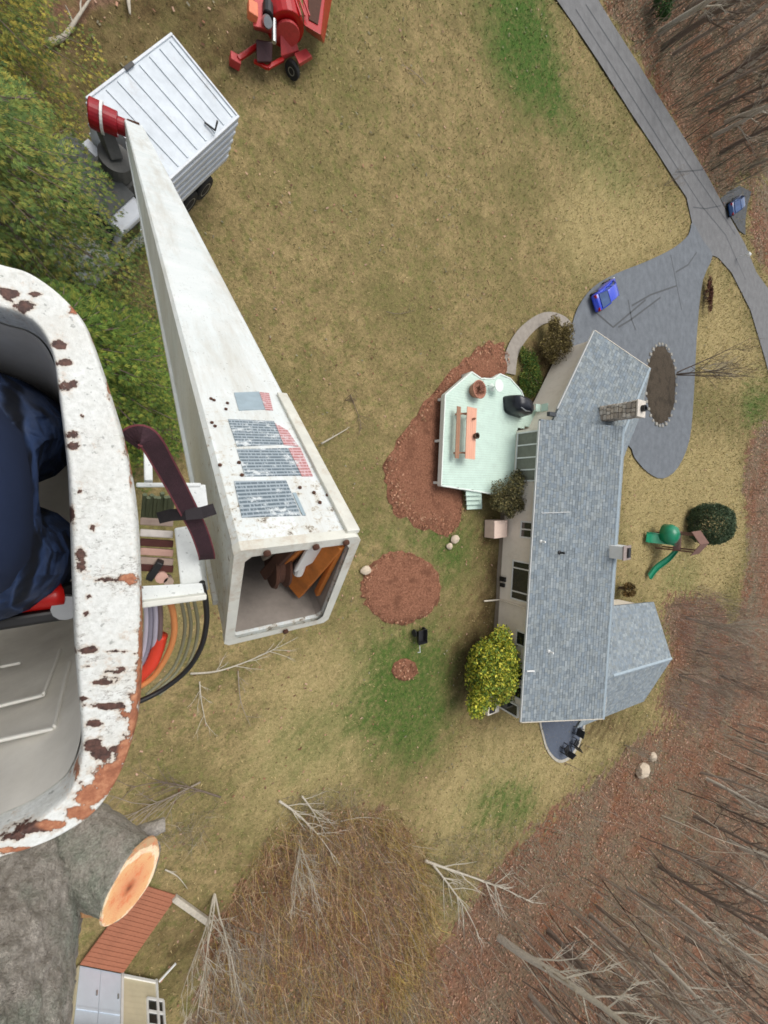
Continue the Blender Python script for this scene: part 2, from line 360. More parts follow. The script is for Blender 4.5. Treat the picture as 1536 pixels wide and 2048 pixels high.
BEDS.append(mound('mulch_bed', pixpoly([(803+80*math.cos(t), 1176+73*math.sin(t)) for t in np.linspace(0, 2*math.pi, 14)[:-1]]), 0.12, M_MULCH))
BEDS.append(mound('mulch_bed', pixpoly([(810+26*math.cos(t), 1340+22*math.sin(t)) for t in np.linspace(0, 2*math.pi, 9)[:-1]]), 0.03, M_MULCH))
Z['litter'].append(pixpoly([(1510, 850), (1495, 890), (1492, 960), (1505, 1010), (1560, 1030), (1560, 860)]))
0 and BEDS.append(mound('mulch_bed', pixpoly([(1510, 850), (1495, 890), (1492, 960), (1505, 1010), (1560, 1030), (1560, 860)]), 0.10, M_MULCH))
ISL = smooth_closed(pixpoly([(1320+31*math.cos(t), 770+82*math.sin(t)) for t in np.linspace(0, 2*math.pi, 16)[:-1]]), 2)
mound('island_bed', ISL[::2], 0.18, M_BED)
M_STONE = simple('edging_stone', S(150, 146, 136), .95, .2, 5, bump=.3)
# edging stones of the island
st_me = MB().box((0, 0, 0), (0.42, 0.3, 0.22)); isl_edge = thing('stone_edging', 'ring of grey edging stones round the oval bed in the driveway', 'edging', (ISL[0][0], ISL[0][1], 0))
proto = None
for i, p in enumerate(ISL):
    if proto is None:
        m = MB(); m.box((p[0], p[1], 0.06), (0.5, 0.34, 0.22)); proto = m.build('stone', M_STONE, isl_edge, bevel=0.05); o = proto; bx_, by_ = p
        proto.data.transform(Matrix.Translation((0, 0, 0)))
    else:
        o = proto.copy(); COL.objects.link(o); o.parent = isl_edge
    o.location = (p[0]-bx_, p[1]-by_, random.uniform(-.03, .03))
    o.scale = (random.uniform(.65, .95),)*3

# ------------------------------------------------------------------ scattered grass and leaves (uncountable)
def visible_xy(n, power):
    """random ground points in and around the photographed sector, denser close by"""
    r = 4+(78 if power < .8 else 125)*rng.random(n)**power; a = rng.uniform(-1.62, 1.62, n); return r*np.cos(a), r*np.sin(a)
def blades(name, n, label, cat, mode):
    x, y = visible_xy(n, 0.85 if mode == 'leaf' else 0.75)
    lit, grn, sol, strw = zone('litter', x, y), zone('green', x, y), zone('soil', x, y), zone('straw', x, y)
    hard = np.zeros(n, bool)
    for p in HARD: hard |= in_poly(x, y, p)
    bed = np.zeros(n, bool)
    for p in BEDS: bed |= in_poly(x, y, p)
    house_ = (x > 20.3) & (x < 31) & (y > -15) & (y < 6)
    if mode == 'grass': keep = ~hard & ~bed & ~house_ & (rng.random(n) > lit*0.85) & (rng.random(n) > sol*0.6)
    else: keep = ~hard & ~house_ & ((lit > 0.4) | bed | (rng.random(n) < 0.035))
    x, y, lit, grn, strw, bed = x[keep], y[keep], lit[keep], grn[keep], strw[keep], bed[keep]; n = len(x)
    dist = np.hypot(x, y); sc = 0.55+dist*(0.022 if mode == 'grass' else 0.012)
    th = rng.uniform(0, 2*np.pi, n); z0 = np.full(n, -0.06)+np.where(bed, 0.12, 0.03)
    if mode == 'grass':
        w = 0.022*sc*rng.uniform(.6, 1.4, n); h = 0.07*sc*rng.uniform(.5, 1.5, n); lx, ly = rng.normal(0, .06, n)*sc, rng.normal(0, .06, n)*sc
        v = np.stack([np.stack([x-w*np.cos(th), y-w*np.sin(th), z0], -1), np.stack([x+w*np.cos(th), y+w*np.sin(th), z0], -1), np.stack([x+lx, y+ly, z0+h], -1)], 1).reshape(-1, 3)
        pal = np.array([S(134, 124, 82)[:3], S(186, 166, 120)[:3], S(112, 114, 64)[:3], S(158, 142, 100)[:3], S(92, 86, 56)[:3]])
        c = pal[rng.integers(0, 5, n)]; gm = rng.random(n) < grn*0.85; c[gm] = np.array([S(92, 116, 54)[:3], S(112, 130, 66)[:3], S(74, 98, 46)[:3]])[rng.integers(0, 3, gm.sum())]
        sm = rng.random(n) < strw*0.6; c[sm] = np.array([S(196, 174, 128)[:3], S(178, 160, 110)[:3], S(154, 144, 92)[:3]])[rng.integers(0, 3, sm.sum())]
        c = c*rng.uniform(.75, 1.2, (n, 1)); return raw_mesh(name, v, 3, attr_mat('grass_blades'), np.repeat(c, 3, 0), kind='stuff'), label
    w = 0.045*sc*rng.uniform(.6, 1.5, n); t1, t2 = rng.normal(0, .4, n), rng.normal(0, .4, n)
    quad = []
    for sx, sy in ((-1, -.7), (1, -.7), (1, .7), (-1, .7)):
        px, py = w*sx*1.3, w*sy
        quad.append(np.stack([x+px*np.cos(th)-py*np.sin(th), y+px*np.sin(th)+py*np.cos(th), z0+0.02+np.abs(w*.5)+px*t1*.5+py*t2*.5], -1))
    v = np.stack(quad, 1).reshape(-1, 3)
    pal = np.array([S(150, 110, 88)[:3], S(130, 90, 70)[:3], S(176, 134, 110)[:3], S(106, 76, 60)[:3], S(184, 150, 128)[:3], S(138, 112, 88)[:3]])
    if True: pal = np.concatenate([pal, np.array([S(138, 132, 112)[:3], S(122, 116, 92)[:3]])])
    zz_ = (np.sin(x*.13+1.3)*np.sin(y*.11+.4)+np.sin(x*.31+y*.23))*.5; ch_ = rng.integers(0, 6, n); ch_ = np.where((rng.random(n) < np.clip(zz_*.7+.25, 0, .8)) & ~bed, rng.integers(6, 8, n), ch_)
    c = pal[ch_]*rng.uniform(.7, 1.2, (n, 1)); c[bed] *= np.array([1.0, .9, .8])
    return raw_mesh(name, v, 4, attr_mat('fallen_leaves'), np.repeat(c, 4, 0), kind='stuff'), label
g1, _ = blades('lawn_grass', 230000, '', 'grass', 'grass'); tag(g1, 'short dormant olive and straw coloured lawn grass', 'grass')
g2, _ = blades('fallen_leaves', 330000, '', 'leaves', 'leaf'); tag(g2, 'brown fallen leaves covering the beds and woodland floor', 'leaves')

# ------------------------------------------------------------------ the house
M_SIDING = simple('cream_siding', S(238, 228, 212), 0.7, 0.03, 2.5, dirt=S(222, 210, 192))
M_WHITE = simple('white_trim', S(228, 228, 224), 0.5, 0.05, 4)
M_CREAM = simple('cream_trim', S(226, 216, 198), 0.55, 0.06, 4)
M_GLASS = simple('dark_window_glass', (0.02, 0.024, 0.024, 1), 0.08, 0.3, 2, spec=0.8)
M_SCREEN = simple('grey_screen_glass', S(112, 112, 100), 0.25, 0.15, 3)
M_UNDER = simple('roof_underlay', S(96, 104, 110), 0.9, 0.1)
M_METAL = simple('galvanised_metal', S(170, 172, 172), 0.35, 0.12, 8, metal=0.7)
M_BLACK = simple('black_plastic', (0.012, 0.012, 0.013, 1), 0.45, 0.3, 10)
M_FOUND = simple('concrete_foundation', S(150, 138, 122), 0.95, 0.12, 3)
M_SHIN = attr_mat('asphalt_shingle', rough=0.92, spec=0.15, var=0.18)
M_RIDGE = simple('ridge_cap_shingle', S(160, 174, 182), 0.9, 0.1, 6)
ang = R(3.5); HU, HV = Vector((-math.sin(ang), -math.cos(ang), 0)), Vector((math.cos(ang), -math.sin(ang), 0)); HO = Vector((20.97, 4.15, 0))
def HP(a, b, z): return HO+HU*a+HV*b+Vector((0, 0, z))
HL, EZ, RZ, HB = 18.75, 2.9, 5.25, 5.2
house = thing('ranch_house', 'long low house with cream siding and grey-blue shingle roof', 'house', HP(9, 5, 0))
def shingle(c0, u, v, Lu, Lv, keep=None):
    """c0 lower corner on the slope, u along the eave, v up the slope"""
    u, v = Vector(u).normalized(), Vector(v).normalized(); n = u.cross(v)
    if n.z < 0: n = -n
    vs, cs = [], []; ex, tw = 0.19, 0.30; nr = int(Lv/ex)
    pal = [S(142, 151, 156), S(150, 159, 163), S(134, 143, 148), S(156, 164, 167), S(146, 153, 154), S(138, 149, 157)]
    for r in range(nr+1):
        y0, y1 = r*ex, min((r+1)*ex+0.02, Lv); x = -random.uniform(0, tw)
        if y1-y0 < .03: continue
        while x < Lu:
            w = tw*random.choice((0.55, 0.8, 1.0, 1.0, 1.35)); xa, xb = max(x, 0), min(x+w, Lu); x += w
            if xb-xa < 0.02: continue
            if keep:
                c = c0+u*((xa+xb)/2)+v*((y0+y1)/2)
                if not keep(c): continue
            lift = random.uniform(.012, .03); g_ = 0.006
            p = [c0+u*(xa+g_)+v*y0+n*lift, c0+u*(xb-g_)+v*y0+n*lift, c0+u*(xb-g_)+v*y1+n*.004, c0+u*(xa+g_)+v*y1+n*.004]
            fq = [c0+u*(xa+g_)+v*y0, c0+u*(xb-g_)+v*y0, p[1], p[0]]
            c = random.choice(pal); k = random.uniform(.9, 1.1); vs += [tuple(q) for q in p+fq]; cs += [tuple(x_*k for x_ in c[:3])]*8
    return vs, cs
def roof_part(name, slopes, slab, ridge):
    """slopes list of (c0,u,v,Lu,Lv,keep); slab corners list; ridge segment"""
    rf = slab.build(name, M_UNDER, house)
    vs, cs = [], []
    for s_ in slopes:
        a, b = shingle(*s_); vs += a; cs += b
    off = house.location; V_ = np.array(vs)-np.array(off)[None, :]
    raw_mesh('shingles', V_, 4, M_SHIN, np.array(cs), parent=rf, kind='stuff')
    if ridge:
        p, q = ridge; d = (q-p); L = d.length; d.normalize(); n = int(L/0.3); m = MB(); s_ = d.cross(Vector((0, 0, 1)))*0.12
        for i in range(n):
            a, b = p+d*(i*L/n), p+d*((i+1)*L/n+.03); lf = Vector((0, 0, .035+random.uniform(0, .012))); dn = Vector((0, 0, -.065))
            m.add([a+s_+dn+lf, a+lf+Vector((0, 0, .01)), a-s_+dn+lf, b+s_+dn+lf, b+lf, b-s_+dn+lf], [(0, 1, 4, 3), (1, 2, 5, 4)])
        m.build('ridge_cap', M_RIDGE, rf)
    return rf
def gable_slab(P, a0, a1, hb, ez, rz, th=0.14):
    m = MB()
    for s_ in (0, 1):
        e = 0 if s_ == 0 else 2*hb
        m.box8([P(a0, e, ez-th), P(a1, e, ez-th), P(a1, hb, rz-th), P(a0, hb, rz-th), P(a0, e, ez-.01), P(a1, e, ez-.01), P(a1, hb, rz-.01), P(a0, hb, rz-.01)])
    return m
def gable_slopes(P, a0, a1, hb, ez, rz, keep=None):
    L = a1-a0; out = []
    u = (P(a1, 0, ez)-P(a0, 0, ez)); Lv = math.hypot(hb, rz-ez)
    out.append((P(a0, 0, ez), u, P(a0, hb, rz)-P(a0, 0, ez), L, Lv, keep))
    out.append((P(a0, 2*hb, ez), u, P(a0, hb, rz)-P(a0, 2*hb, ez), L, Lv, keep)); return out
# main roof, garage roof, rear wing roof
gd = Vector((0.573, 0.820, 0)); gp = Vector((0.820, -0.573, 0)); GO = Vector((22.51, 4.61, 0)); GRZ = 4.9
def GP(a, b, z): return GO+gd*a+gp*b+Vector((0, 0, z))
wa = R(7); WU, WV = Vector((math.cos(wa), -math.sin(wa), 0)), Vector((-math.sin(wa), -math.cos(wa), 0)); WO = Vector((37.5, -9.9, 0))
def WP(a, b, z): return WO-WU*a+WV*b+Vector((0, 0, z))
def loc(P0, A, B, c): d = c-P0; return d.dot(A), d.dot(B)
def main_z(c):
    a, b = loc(HO, HU, HV, c)
    if a < 0 or a > HL or b < 0 or b > 2*HB: return -1
    return EZ+(RZ-EZ)*(1-abs(b-HB)/HB)
def gar_z(c):
    a, b = loc(GO, gd, gp, c)
    if a < -1 or a > 7.3 or b < 0 or b > 8.5: return -1
    return EZ+(GRZ-EZ)*(1-abs(b-4.25)/4.25)
roof_part('main_roof', gable_slopes(HP, 0, HL, HB, EZ, RZ, lambda c: gar_z(c) < c.z+.03), gable_slab(HP, 0, HL, HB, EZ, RZ), (HP(0, HB, RZ), HP(HL, HB, RZ)))
roof_part('garage_roof', gable_slopes(GP, -1, 7.3, 4.25, EZ, GRZ, lambda c: main_z(c) < c.z+.03), gable_slab(GP, -1, 7.3, 4.25, EZ, GRZ), (GP(-1, 4.25, GRZ), GP(7.3, 4.25, GRZ)))
roof_part('wing_roof', gable_slopes(WP, 0, 10.5, 4.3, EZ, 4.6, lambda c: main_z(c) < c.z+.03), gable_slab(WP, 0, 10.5, 4.3, EZ, 4.6), (WP(0, 4.3, 4.6), WP(9.6, 4.3, 4.6)))
M_GUT = simple('white_gutter', S(196, 198, 196), 0.4, 0.06)
def siding(name, p, q, z0, z1, gable=None, parent=house):
    """lapped boards between p and q (ground plan, outside on the right of p->q); gable = apex height at mid span"""
    p, q = Vector((p.x, p.y, 0)), Vector((q.x, q.y, 0)); d = q-p; L = d.length; d.normalize(); o = Vector((d.y, -d.x, 0)); m = MB(); z = z0; H_ = 0.17
    top = gable or z1
    while z < top-.01:
        zt = min(z+H_, top); f = lambda h: 0 if h <= z1 else (h-z1)/(top-z1)*L/2
        a0, a1 = f(z), f(zt)
        A, B, C, D = p+d*a0, q-d*a0, q-d*a1, p+d*a1
        m.add([A+o*.035+Vector((0, 0, z)), B+o*.035+Vector((0, 0, z)), C+o*.012+Vector((0, 0, zt)), D+o*.012+Vector((0, 0, zt)), A+Vector((0, 0, z)), B+Vector((0, 0, z))], [(0, 1, 2, 3), (4, 5, 1, 0)])
        z = zt
    m.add([p+Vector((0, 0, z0)), q+Vector((0, 0, z0)), q+Vector((0, 0, z1)), p+Vector((0, 0, z1))], [(0, 1, 2, 3)])
    return m.build(name, M_SIDING, parent, recalc=False)
ov = 0.4
c_ = [HP(ov, ov, 0), HP(HL-ov, ov, 0), HP(HL-ov, 2*HB-ov, 0), HP(ov, 2*HB-ov, 0)]
siding('wall', c_[1], c_[0], 0.3, EZ-.02); siding('wall', c_[2], c_[1], 0.3, EZ-.05, RZ-.25); siding('wall', c_[3], c_[2], 0.3, EZ-.02); siding('wall', c_[0], c_[3], 0.3, EZ-.05, RZ-.25)
g_ = [GP(-1, ov, 0), GP(7.0, ov, 0), GP(7.0, 8.1, 0), GP(-1, 8.1, 0)]
siding('wall', g_[0], g_[1], 0.2, EZ-.02); siding('wall', g_[1], g_[2], 0.2, EZ-.05, GRZ-.25); siding('wall', g_[2], g_[3], 0.2, EZ-.02)
w__ = [WP(.4, .4, 0), WP(9, .4, 0), WP(.4, 8.2, 0), WP(9, 8.2, 0)]
siding('wall', w__[1], w__[0], 0.2, EZ-.02); siding('wall', w__[0], w__[2], 0.2, EZ-.05, 4.35); siding('wall', w__[2], w__[3], 0.2, EZ-.02)
f = MB(); f.prism([(v.x, v.y) for v in (HP(.45, .45, 0), HP(HL-.45, .45, 0), HP(HL-.45, 2*HB-.45, 0), HP(.45, 2*HB-.45, 0))], -.1, .3)
f.build('foundation', M_FOUND, house)
def gutter(P, a0, a1, b, z, name='gutter'):
    MB().bar(P(a0, b-.05, z-.06), P(a1, b-.05, z-.06), 0.11, 0.1).build(name, M_GUT, house)
gutter(HP, .1, HL, 0, EZ); gutter(GP, .4, 7.3, 0, EZ)
MB().bar(HP(HL+.02, 0, EZ-.06), HP(HL+.02, HB, RZ-.06), .04, .18).bar(HP(HL+.02, HB, RZ-.06), HP(HL+.02, 2*HB, EZ-.06), .04, .18).build('rake_board', M_CREAM, house)
MB().bar(GP(7.32, 0, EZ-.06), GP(7.32, 4.25, GRZ-.06), .04, .18).bar(GP(7.32, 4.25, GRZ-.06), GP(7.32, 8.5, EZ-.06), .04, .18).build('rake_board', M_CREAM, house)
def wall_px(px, py):
    """photo pixel -> (a, z) on the long left wall of the house"""
    lo_, hi_ = -1.0, 6.0
    for _ in range(50):
        z = (lo_+hi_)/2; p = G(px, py, z); b = loc(HO, HU, HV, p)[1]
        if b > ov: lo_ = z
        else: hi_ = z
    p = G(px, py, z); return loc(HO, HU, HV, p)[0], z
def window(a0, a1, z0, z1, mull, glass=None, name='window', rails=0):
    fr = MB(); b = ov-.05; t = .07
    fr.box8([HP(a0-.06, b-.02, z0-.09), HP(a1+.06, b-.02, z0-.09), HP(a1+.06, ov+.02, z0-.09), HP(a0-.06, ov+.02, z0-.09), HP(a0-.06, b-.02, z0), HP(a1+.06, b-.02, z0), HP(a1+.06, ov+.02, z0), HP(a0-.06, ov+.02, z0)])
    xs = [a0]+list(mull)+[a1]
    for i, x in enumerate(xs):
        w = t if i in (0, len(xs)-1) else .06
        fr.bar(HP(x, b, z0), HP(x, b, z1), w*1.3, .09, up=HV)
    fr.bar(HP(a0, b, z1+.03), HP(a1, b, z1+.03), .09, .1)
    for r in range(rails): zz = z0+(z1-z0)*(r+1)/(rails+1); fr.bar(HP(a0, b+.01, zz), HP(a1, b+.01, zz), .05, .05)
    w_o = fr.build(name, M_WHITE, house)
    for i in range(len(xs)-1):
        MB().box8([HP(xs[i]+.04, ov-.045, z0+.01), HP(xs[i+1]-.04, ov-.045, z0+.01), HP(xs[i+1]-.04, ov-.03, z0+.01), HP(xs[i]+.04, ov-.03, z0+.01), HP(xs[i]+.04, ov-.045, z1-.01), HP(xs[i+1]-.04, ov-.045, z1-.01), HP(xs[i+1]-.04, ov-.03, z1-.01), HP(xs[i]+.04, ov-.03, z1-.01)]).build('pane', glass or M_GLASS, w_o)
    return w_o
def A(py, px=1045): return wall_px(px, py)[0]
window(A(1043), A(1074), 1.75, 2.7, [A(1058)], rails=0)
window(A(1124), A(1202), 1.3, 2.7, [A(1138), A(1186)])
window(A(1264), A(1292), 1.9, 2.7, [])
window(A(1335), A(1362), 1.9, 2.7, []); window(A(1375), A(1400), 1.9, 2.7, [])
window(A(866), A(962), 1.05, 2.72, [A(891), A(916), A(940)], M_SCREEN, name='glazed_door')
# corner door on the near end of the left wall with black glass
window(A(1416), A(1440), 0.9, 2.3, [], name='window')
# downspouts, vent, pipes, chimneys
dn = MB(); a_ = A(1213); dn.tube([HP(a_, -.05, EZ-.1), HP(a_, .25, EZ-.35), HP(a_, .3, .35), HP(a_+.02, -.9, .12)], .05, 6); dn.build('downspout', M_CREAM, house)
a_ = A(1333); MB().tube([HP(a_, .05, 3.0), HP(a_+.02, .55, 3.18)], .05, 6).build('roof_antenna_arm', M_WHITE, house)
def on_roof(px, py):
    z = 3.0
    for _ in range(60):
        p = G(px, py, z); mz = max(main_z(p), gar_z(p)); z = z+0.5*((mz if mz > 0 else EZ)-z)
    return G(px, py, z)
for px, py, h_, r_, mt in ((1082, 1083, .3, .06, M_WHITE), (1119, 1105, .35, .07, M_BLACK), (1098, 1303, .3, .06, M_WHITE)):
    p = on_roof(px, py); MB().ring([(r_*2, -.02), (r_*1.8, .03), (r_, .06), (r_, h_), (r_*.6, h_)], p, 12).build('vent_pipe', mt, house)
p0, p1 = on_roof(1082, 1026), on_roof(1137, 1024); MB().bar(p0+Vector((0, 0, .05)), p1+Vector((0, 0, .05)), .05, .05).build('roof_cable', M_GUT, house)
p = on_roof(1100, 826); MB().box(p+Vector((0, -.1, .12)), (.7, .25, .2)).build('notch_block', simple('dark_notch_grey', S(60, 64, 68), .5), house)  # dark grey block at the notch between main and garage roofs
# stone chimney of single stones
M_ROCK = [simple('chimney_stone', S(*c), .95, .25, 7, bump=.3) for c in ((186, 178, 166), (206, 198, 186), (164, 154, 142), (196, 184, 168))]
cb = on_roof(1196, 826); cx, cy = cb.x+.55, cb.y-.05
ch = MB().box((cx, cy, 5.05), (.78, .78, 2.3)).build('stone_chimney', simple('chimney_mortar', S(150, 144, 134), .95, .15), house)
zt = 4.0
while zt < 6.15:
    hh = random.uniform(.2, .28)
    for side in range(4):
        x = -.45
        while x < .40:
            w = min(random.uniform(.22, .38), .45-x); c = x+w/2; o_ = .40+random.uniform(0, .05)
            pc = [(cx+c, cy-o_), (cx+c, cy+o_), (cx-o_, cy+c), (cx+o_, cy+c)][side]; sz = (w-.03, .1, hh-.03) if side < 2 else (.1, w-.03, hh-.03)
            MB().box((pc[0], pc[1], zt+hh/2), sz).build('stone', random.choice(M_ROCK), ch, bevel=.025); x += w
    zt += hh
MB().box((cx, cy, 6.25), (1.02, 1.02, .1)).build('chimney_cap', M_ROCK[1], ch, bevel=.02)
MB().ring([(.2, 6.28), (.2, 6.52), (.15, 6.52), (.15, 6.3)], (cx, cy, 0), 14).build('flue', M_BLACK, ch)
p = HP(0, HB, 0); ca = (HO-Vector((25.5, -4.05, 0))).dot(HU)*-1
c2 = HP(ca, HB, 0)
k2 = MB().box(c2+Vector((0, 0, 5.35)), (.85, .8, 1.1)).build('brick_chimney', M_WHITE, house)
MB().box(c2+Vector((0, 0, 5.92)), (.95, .9, .06)).build('chimney_crown', simple('rusty_cap', S(150, 136, 130), .8, .2, 8), k2)
MB().box(c2+Vector((.1, 0, 6.0)), (.3, .6, .1)).build('flue', M_BLACK, k2)
# stoop box and lamp, garden door details beside the wall
st = G(993, 1058, .6)
sp = MB().box((st.x+.15, st.y, .42), (1.25, 1.15, .85)).build('entry_step', simple('pink_stone', S(222, 198, 182), .9, .08, 4), house, bevel=.03)
# bulkhead with dark door at lower left corner
bq = HP(HL-.3, -.35, 0)
MB().box(bq+Vector((0, 0, .5)), (1.1, 1.3, 1.0), (HV, HU, Vector((0, 0, 1)))).build('bulkhead', M_CREAM, house, bevel=.03)
MB().box(bq+Vector((-.2, -.1, 1.04)), (.5, .8, .06), (HV, HU, Vector((0, 0, 1)))).build('bulkhead_door', M_BLACK, house, bevel=.02)
# house lamp beside wall
for py in (1155,):
    a_, _z = wall_px(995, py); MB().box(HP(a_, .3, .55), (.16, .3, .45)).box(HP(a_+.4, .3, .55), (.16, .25, .35)).build('meter_box', M_BLACK, house, bevel=.02)

# ------------------------------------------------------------------ rounded end patio with its dark furniture
M_SLATE = simple('slate_patio', S(84, 92, 106), .8, .12, 3); M_EDGE = simple('patio_edge', S(178, 172, 158), .9, .12, 3)
pc = [(1082, 1430), (1088, 1470), (1098, 1500), (1118, 1519), (1140, 1510), (1158, 1480), (1166, 1440), (1150, 1400), (1100, 1400)]
pe = strips('patio_edging', smooth_closed(pixpoly([(1120+(x-1120)*1.1, 1440+(y-1440)*1.08) for x, y in pc]), 4), .012, M_EDGE)
strips('patio', smooth_closed(pixpoly(pc), 4), .03, M_SLATE)
def patio_chair(px, py, rot, label):
    p = G(px, py); t = thing('patio_chair', label, 'chair', (p.x, p.y, .03), 'dark chairs on the end patio'); c, s_ = math.cos(rot), math.sin(rot); X, Y, Zv = Vector((c, s_, 0)), Vector((-s_, c, 0)), Vector((0, 0, 1)); o = Vector((p.x, p.y, .03))
    MB().box(o+Zv*.4, (.6, .6, .08), (X, Y, Zv)).build('seat', M_BLACK, t, bevel=.02)
    MB().box(o+Y*.3+Zv*.72, (.6, .07, .6), (X, Y, Zv)).build('backrest', M_BLACK, t, bevel=.02)
    for sx in (-1, 1):
        MB().box(o+X*.3*sx+Zv*.6, (.07, .6, .05), (X, Y, Zv)).build('armrest', M_BLACK, t)
        for sy in (-1, 1): MB().box(o+X*.27*sx+Y*.27*sy+Zv*.19, (.05, .05, .38), (X, Y, Zv)).build('leg', M_BLACK, t)
patio_chair(1143, 1482, 2.2, 'black outdoor chair at the rounded edge of the slate patio'); patio_chair(1124, 1494, 3.4, 'black outdoor chair nearest the rounded tip of the slate patio'); patio_chair(1148, 1458, 1.2, 'black outdoor chair on the slate patio close under the roof end')

# ------------------------------------------------------------------ mint deck and what stands on it
DZ = 0.85
M_MINT = simple('mint_deck_paint', S(200, 222, 208), .55, .05, 2, dirt=S(184, 204, 190)); M_MINTW = simple('white_deck_edge', S(226, 234, 226), .5, .04)
DK = pixpoly([(943, 744), (962, 757), (985, 758), (1000, 748), (1020, 757), (1042, 782), (1052, 806), (1078, 828), (1074, 850), (1034, 858), (1030, 965), (1005, 985), (988, 988), (882, 971), (890, 790)], DZ)
deck = thing('raised_deck', 'large mint green painted deck with white edges behind the house', 'deck', (DK[0][0], DK[0][1], 0))
dp = [np.array(p) for p in DK]; bd = []
ys = np.arange(min(p[1] for p in dp), max(p[1] for p in dp), .145)
m = MB()
for y in ys:
    yc = y+.07; xs = []
    for i in range(len(dp)):
        (x1, y1), (x2, y2) = dp[i], dp[(i+1) % len(dp)]
        if (y1 > yc) != (y2 > yc): xs.append((x2-x1)*(yc-y1)/(y2-y1)+x1)
    xs.sort()
    for i in range(0, len(xs)-1, 2): m.box(((xs[i]+xs[i+1])/2, yc, DZ-.015+random.uniform(-.002, .002)), (xs[i+1]-xs[i], .139, .03))
m.build('deck_boards', M_MINT, deck, kind='stuff')
for i in range(len(DK)):
    a, b = DK[i], DK[(i+1) % len(DK)]
    if i in (7, 8, 9): continue
    MB().bar((a[0], a[1], DZ-.12), (b[0], b[1], DZ-.12), .07, .32).build('rim_board', M_MINTW, deck)
for px, py in ((943, 746), (895, 795), (888, 880), (885, 965), (985, 984), (1020, 760), (1000, 752)):
    v = G(px, py, DZ); MB().box((v.x, v.y, DZ/2-.1), (.14, .14, DZ-.1)).build('post', M_MINTW, deck)
for k in range(4):
    a, b = G(927, 984+k*9, DZ-.2*(k+1)), G(966, 989+k*9, DZ-.2*(k+1)); zz = DZ-.18*(k+1); y0 = (a.y+b.y)/2
    MB().box(((a.x+b.x)/2, y0, zz), (1.35, .30, .045)).build('step', M_MINT, deck)
    MB().box(((a.x+b.x)/2, y0+.14, zz-.09), (1.33, .03, .14)).build('riser', M_MINTW, deck)
# long picnic table
M_CEDAR = simple('salmon_cedar', S(224, 166, 138), .6, .12, 3, stretch=(1, .15, 1)); M_CEDARD = simple('brown_cedar', S(160, 118, 92), .65, .12, 3)
ta, tb = G(944, 815, DZ+.75), G(940, 918, DZ+.75); tu = (tb-ta).normalized(); tv = Vector((-tu.y, tu.x, 0)); TL = (tb-ta).length; tc = (ta+tb)/2
if tv.x < 0: tv = -tv
table = thing('picnic_table', 'long salmon wooden picnic table with bench on the mint deck', 'table', (tc.x, tc.y, DZ))
for k in range(5): MB().box(tc+tv*((k-2)*.155), (.148, TL, .04), (tv, tu, Vector((0, 0, 1)))).build('plank', M_CEDAR, table)
for k in range(2): MB().box(tc-tv*(.66+.15*k)-Vector((0, 0, .3)), (.14, TL, .04), (tv, tu, Vector((0, 0, 1)))).build('bench_plank', M_CEDARD, table)
for s_ in (-1, 1):
    e = tc+tu*(TL/2-.35)*s_
    for q in (-.45, .35): MB().bar(e+tv*q*1.3-Vector((0, 0, .75)), e+tv*q*.5-Vector((0, 0, .03)), .09, .06).build('leg', M_CEDARD, table)
    MB().bar(e-tv*.85-Vector((0, 0, .34)), e+tv*.4-Vector((0, 0, .34)), .08, .05).build('crossbeam', M_CEDARD, table)
pp = G(950, 872, DZ+.8); t = MB().ring([(.13, 0), (.17, .1), (.18, .22), (.15, .22), (.13, .04)], (pp.x, pp.y, DZ+.775), 16).build('table_pot', simple('dark_pot', S(84, 66, 50), .6)); tag(t, 'dark brown pot in the middle of the salmon picnic table', 'pot')
pp = G(946, 838, DZ+.8); t = MB().ring([(.06, 0), (.07, .14), (.04, .2), (.04, .24), (.01, .24)], (pp.x, pp.y, DZ+.775), 12).build('table_lantern', simple('copper', S(150, 104, 80), .4)); tag(t, 'small copper coloured jar at the top end of the picnic table', 'jar')
pp = G(947, 782, DZ)
pot = thing('deck_planter', 'round brown planter of dead stems at the deck corner', 'planter', (pp.x, pp.y, DZ))
MB().ring([(.38, 0), (.5, .35), (.55, .5), (.47, .5), (.44, .4), (.02, .4)], pp, 20).build('pot', simple('terracotta', S(172, 120, 98), .8, .15), pot, smooth=True)
m = MB()
for k in range(60): a = random.uniform(0, 6.28); r = random.uniform(0, .4); q0 = pp+Vector((r*math.cos(a), r*math.sin(a), .4)); m.tube([q0, q0+Vector((random.uniform(-.15, .15), random.uniform(-.15, .15), random.uniform(.1, .35)))], .012, 3, False)
m.build('stems', simple('dead_stems', S(120, 86, 66), .9, .3), pot)
pp = G(984, 775, DZ); t = thing('round_side_table', 'small pale round table at the top of the mint deck', 'table', (pp.x, pp.y, DZ))
MB().ring([(.36, .52), (.38, .54), (.38, .57), (.02, .57)], pp, 24).build('table_top', M_MINTW, t); MB().ring([(.25, 0), (.05, .04), (.04, .52)], pp, 12).build('pedestal', M_MINTW, t)
